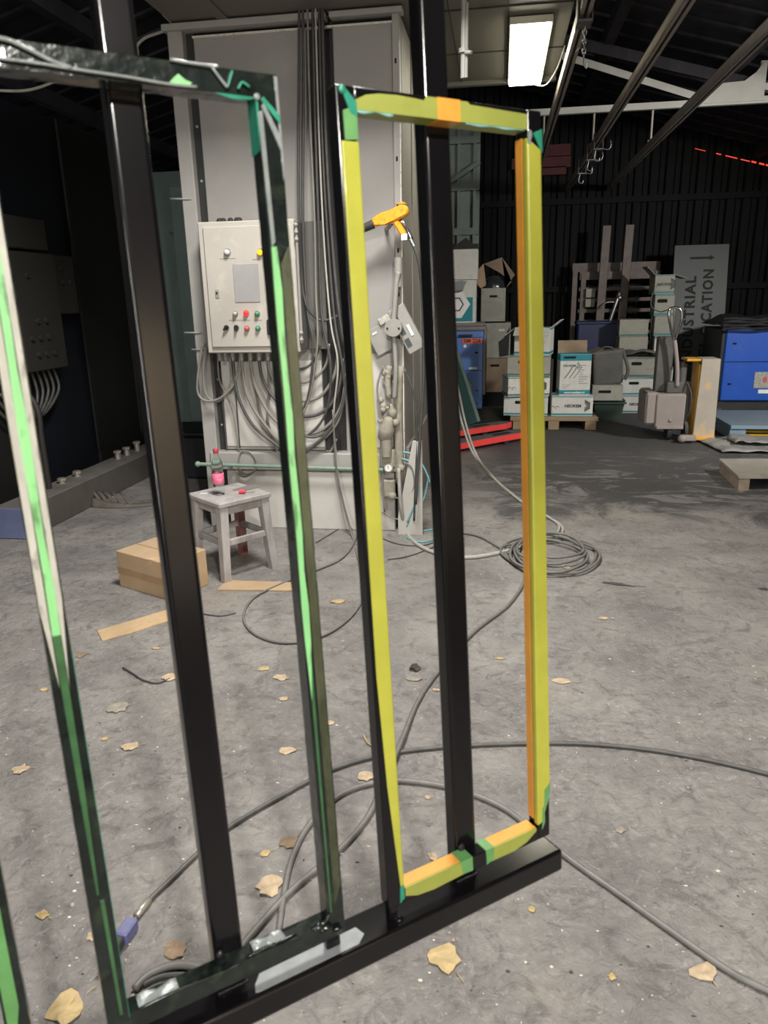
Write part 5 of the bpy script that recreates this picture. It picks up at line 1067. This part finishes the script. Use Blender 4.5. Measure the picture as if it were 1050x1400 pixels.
for px, lab in (([(432,742),(455,728),(475,716),(490,705)], 'thin dark wire on the floor against the booth base'), ([(520,735),(545,744),(575,746),(592,742)], 'thin dark wire on the floor below the regulator'), ([(270,838),(300,842),(322,838)], 'short black wire on the floor before the cardboard offcut'), ([(600,745),(560,760),(530,765)], 'thin dark wire curving right of the yellow taped upright on the floor')):
    floor_cable(px, .004, 'cabledark', lab, 'floor_wire', cat='wire')
floor_cable([(168,913),(180,920),(196,930),(215,934),(232,928)], .004, 'debris', 'dark bent wire on the floor left of the first post', 'floor_wire', cat='wire')
mb = MB(); mb.tube([fl(557,722,.006), fl(575,726,.006), fl(600,722,.006)], .006); mb.build('air_hose', 'bluehose', label='upper of two light blue hose ends on the floor below the regulator', cat='hose')
mb = MB(); mb.tube([fl(556,735,.006), fl(575,741,.006), fl(592,738,.006)], .006); mb.build('air_hose', 'bluehose', label='lower of two light blue hose ends on the floor below the regulator', cat='hose')
# connector
cn = thing('cable_connector', 'blue-violet plug connector at the end of the dark floor cable', 'connector', fl(158, 1300))
a = fl(182, 1260, .02); c = fl(165, 1285, .02); d = fl(140, 1325, .02)
def seg(mb, p, q, w, h, mi=0):
    t = q-p; L = t.length; mb.box(0, L, -w/2, w/2, -h/2, h/2, .004, mtx=Matrix.Translation(p) @ Matrix.Rotation(math.atan2(t.y, t.x), 4, 'Z'), mi=mi)
mb = MB(); seg(mb, a, c, .032, .034); P(mb, 'plug', 'plugblue', cn)
mb = MB(); seg(mb, c, d, .022, .03); P(mb, 'body', 'blackplastic', cn)
mb = MB(); seg(mb, d+(c-d)*.35, d, .03, .034); mb.box(-.012, .012, -.012, .012, .016, .019, mtx=Matrix.Translation(d+(c-d)*.2), mi=1); P(mb, 'socket', ['plugblue', 'blackplastic'], cn)
mb = MB(); mb.tube([fl(186,1252,.014), fl(204,1230,.012)], .009, sub=1); P(mb, 'metal_sleeve', 'boltm', cn)
mb = MB(); mb.tube([fl(181,1362,.006), fl(203,1396,.006)], .006, sub=1); mb.build('pale_stick', 'stick', label='pale thin stick on the floor beside the left frame foot', cat='stick')
# ------------------------------------------------------------------ leaves and scraps
def leaf(px, py, w, h, ang, mt, label, cat='leaf', curl=.4, name='dry_leaf', seed=0, jag=.25):
    q = fl(px, py); s = (q-CAM).length/FPX
    W = w*s/2*.86; Hh = h*s/2*1.2
    rnd = random.Random(px*31+py); n = 14
    mb = MB(); b = bmesh.new(); cen = b.verts.new((0,0,.004)); rim = []; mid = []
    for k in range(n):
        a = 2*math.pi*k/n; r = 1+jag*(rnd.random()*2-1)
        x, y = W*r*math.cos(a), Hh*r*math.sin(a)
        mid.append(b.verts.new((x*.55, y*.55, .005+.004*rnd.random())))
        rim.append(b.verts.new((x, y, .0035+curl*min(W, Hh)*.55*abs(math.sin(a+seed))*rnd.random())))
    for k in range(n):
        b.faces.new((cen, mid[k], mid[(k+1) % n])); b.faces.new((mid[k], rim[k], rim[(k+1) % n], mid[(k+1) % n]))
    ex = bmesh.ops.extrude_face_region(b, geom=list(b.faces)); bmesh.ops.translate(b, verts=[v for v in ex['geom'] if isinstance(v, bmesh.types.BMVert)], vec=(0,0,-.002))
    mb._add(b, TR(q.x, q.y, .0, R(ang)))
    mb.tube([Matrix.Translation((q.x,q.y,.004)) @ Matrix.Rotation(R(ang), 4, 'Z') @ V(t*W*1.5, 0, .002) for t in (.8, 1.0, 1.25)], .0012, n=5, sub=1)
    return mb.build(name, mt, label=label, cat=cat)
LV = [(28,1053,22,14,20,'leaf','tan dry leaf on the floor left of the taped left upright'),(60,943,11,6,0,'leafyellow','tiny yellow leaf at the far left of the floor'),(110,897,13,9,30,'leafbrown','small brown scrap beside the left upright below the cardboard strip'),
 (161,969,26,20,-20,'leafgrey','grey curled leaf between left upright and first post'),(178,1022,24,13,25,'leaf','pale folded leaf on the floor just left of the first post'),(143,1011,12,4,30,'leafyellow','small orange splinter beside the pale folded leaf'),
 (231,927,20,14,-10,'leaf','tan leaf at the end of the dark bent wire'),(213,887,14,4,5,'leafyellow','yellow sliver below the cardboard strip'),(361,915,18,9,20,'leafyellow','light yellow leaf on the floor just above the broad tan leaf'),(384,927,26,12,-5,'leaf','broad tan leaf left of the middle frame upright'),
 (387,956,15,7,15,'leaf','small leaf just below the broad tan leaf'),(393,1027,24,13,15,'leaf','pale leaf between the dark cable and the small leaf'),(396,1152,26,20,60,'leafbrown','brown leaf at the big grey cable loop'),
 (368,1212,36,26,-10,'leaf','large pale paper-like scrap between post and grey cable'),(362,1168,15,9,40,'leafyellow','small yellow leaf above the large pale scrap'),(239,1299,26,26,50,'leafbrown','round brown leaf on the floor right of the connector'),
 (92,1381,44,30,60,'leafyellow','big yellowish leaf at the bottom left corner'),(59,1252,17,10,-15,'leafyellow','small tan leaf far left above the big yellowish leaf'),(126,1281,14,9,-40,'leaf','tiny leaf with stalk beside the connector'),
 (608,1312,44,28,-50,'leafyellow','crumpled tan leaf below the base beam'),(961,1330,26,26,-60,'leaf','tan leaf on the floor against the lower right cable'),(767,932,30,10,0,'leaf','broken pale leaf right of the right frame'),
 (825,846,16,6,-5,'leaf','small pinkish leaf on the open floor at right'),(462,823,24,9,10,'leafyellow','yellow scrap between middle frame and yellow upright'),(566,929,22,9,0,'leafgrey','grey leaf right of the yellow taped upright'),
 (596,944,12,5,0,'leaf','small leaf left of the centre post'),(500,1062,22,16,-20,'leaf','tan crumb of leaf left of the yellow taped upright where cables cross'),(683,901,12,5,0,'leafyellow','tiny yellow leaf right of the centre post'),
 (592,1172,16,10,-50,'leaf','curly little leaf inside the right frame left of the centre post'),(585,1091,8,6,0,'leaf','white crumb beneath the cable inside the right frame'),(446,988,10,22,80,'leaf','tan leaf partly behind the middle frame upright'),
 (848,1136,14,8,30,'leafgrey','small grey chip on the open floor at right'),(727,1244,10,7,40,'leafyellow','tiny tan chip below the base beam end'),(836,1336,10,7,70,'leafyellow','tiny tan chip near the bottom right of the floor'),(620,1286,6,4,0,'leaf','white fleck just above the crumpled tan leaf')]
for k, (px, py, w, h, a, m_, lab) in enumerate(LV): leaf(px, py, w, h, a, m_, lab, seed=k, cat='chip' if 'chip' in lab or 'fleck' in lab or 'crumb' in lab else ('scrap' if 'scrap' in lab or 'sliver' in lab or 'splinter' in lab else 'leaf'), name='floor_chip' if 'chip' in lab or 'fleck' in lab or 'white crumb' in lab else ('paper_scrap' if 'scrap' in lab or 'sliver' in lab or 'splinter' in lab else 'dry_leaf'))
leaf(567, 915, 18, 12, 0, 'debris', 'dark crumpled rag on the floor right of the yellow taped upright', cat='rag', curl=1.4, name='crumpled_rag')
leaf(842, 799, 46, 6, -12, 'debris', 'long dark streak of debris beyond the right frame', cat='debris', name='debris_strip', jag=.4)
leaf(775, 776, 10, 20, 20, 'leafgrey', 'grey flake beside the floor coil', cat='flake', name='grey_flake')
mb = MB(); mb.tube([fl(x, y, .005) for x, y in ((497,1005),(503,1016),(515,1022),(522,1022))], .003); mb.build('twig', 'leafyellow', label='curved pale twig left of the yellow taped upright', cat='twig')
leaf(1044, 806, 14, 6, 0, 'debris', 'dark chip at the right edge of the floor', cat='chip', name='floor_chip')
# crumbs of grit nobody could count
mb = MB(); rnd = random.Random(3)
for k in range(650):
    px = rnd.uniform(-40, 1090); py = rnd.uniform(700, 1420); q = fl(px, py)
    if q.y > 6 or (q.y > 4.3 and q.x < -.4): continue
    r = rnd.uniform(.0009, .0026)
    b = bmesh.new(); bmesh.ops.create_icosphere(b, subdivisions=1, radius=r)
    mb._add(b, Matrix.Translation((q.x, q.y, r*.4)) @ Matrix.Diagonal((rnd.uniform(.6,3.0), rnd.uniform(.6,2.0), .6, 1)), False, rnd.choice((0,0,1,2)))
mb.build('floor_grit', ['stick', 'leafgrey', 'debris'], keep=True, kind='stuff', label='pale grit and flecks scattered over the concrete floor', cat='grit')

# ------------------------------------------------------------------ light
def area(name, loc, target, sx, sy, watts, col):
    l = bpy.data.lights.new(name, 'AREA'); l.shape = 'RECTANGLE'; l.size = sx; l.size_y = sy; l.energy = watts; l.color = col
    o = bpy.data.objects.new(name, l); COL.objects.link(o); o.location = loc
    d = Vector(target)-Vector(loc); o.rotation_euler = d.to_track_quat('-Z', 'Y').to_euler(); return o
def spot(name, loc, target, size, blend, radius, watts, col):
    l = bpy.data.lights.new(name, 'SPOT'); l.spot_size = R(size); l.spot_blend = blend; l.shadow_soft_size = radius; l.energy = watts; l.color = col
    o = bpy.data.objects.new(name, l); COL.objects.link(o); o.location = loc
    o.rotation_euler = (Vector(target)-Vector(loc)).to_track_quat('-Z', 'Y').to_euler(); return o
spot('hall_lamp_behind', (1.2, -1.7, 3.5), (-.3, 2.2, 0), 80, .95, .085, 840, (1, .955, .89))
area('hall_lamp_booth', (-.6, 2.85, 3.9), (-.7, 3.6, 0), .7, .8, 195, (1, .965, .92))
spot('hall_lamp_side', (4.1, 4.9, 2.75), (1.5, 9.0, .7), 84, .9, .16, 640, (1, .97, .94))
area('rear_wall_fill_light', (4.5, -2.7, 2.4), (5.9, -4.3, 1.3), .6, .4, 380, (1, .93, .82))  # unseen light added to brighten the rear walls that the posts reflect
area('edge_glint_light', (-1.25, -4.2, 1.75), (-.4, 1.0, 1.6), .09, 2.5, 130, (1, .96, .88))  # unseen tall strip light added for glints along post and tape edges
w = bpy.data.worlds.new('dim_hall'); SC.world = w; w.use_nodes = True
w.node_tree.nodes['Background'].inputs[0].default_value = (.75, .8, .9, 1); w.node_tree.nodes['Background'].inputs[1].default_value = .05

# ------------------------------------------------------------------ camera
cd = bpy.data.cameras.new('camera'); co = bpy.data.objects.new('camera', cd); COL.objects.link(co)
cd.sensor_fit = 'VERTICAL'; cd.sensor_height = 36; cd.sensor_width = 27; cd.lens = FPX/1400*36
right = V(RX[0], RY[0], RZ[0]); up = V(RX[1], RY[1], RZ[1]); fw = V(RX[2], RY[2], RZ[2])
mw = Matrix(((right.x, up.x, -fw.x, CAM.x), (right.y, up.y, -fw.y, CAM.y), (right.z, up.z, -fw.z, CAM.z), (0,0,0,1)))
co.matrix_world = mw; cd.clip_start = .02
cd.dof.use_dof = True; cd.dof.focus_distance = 4.6; cd.dof.aperture_fstop = 6.8
SC.camera = co
SC.view_settings.view_transform = 'Standard'; SC.view_settings.look = 'None'; SC.view_settings.gamma = 1.0
SC.view_settings.use_curve_mapping = False; SC.view_settings.exposure = 0.0
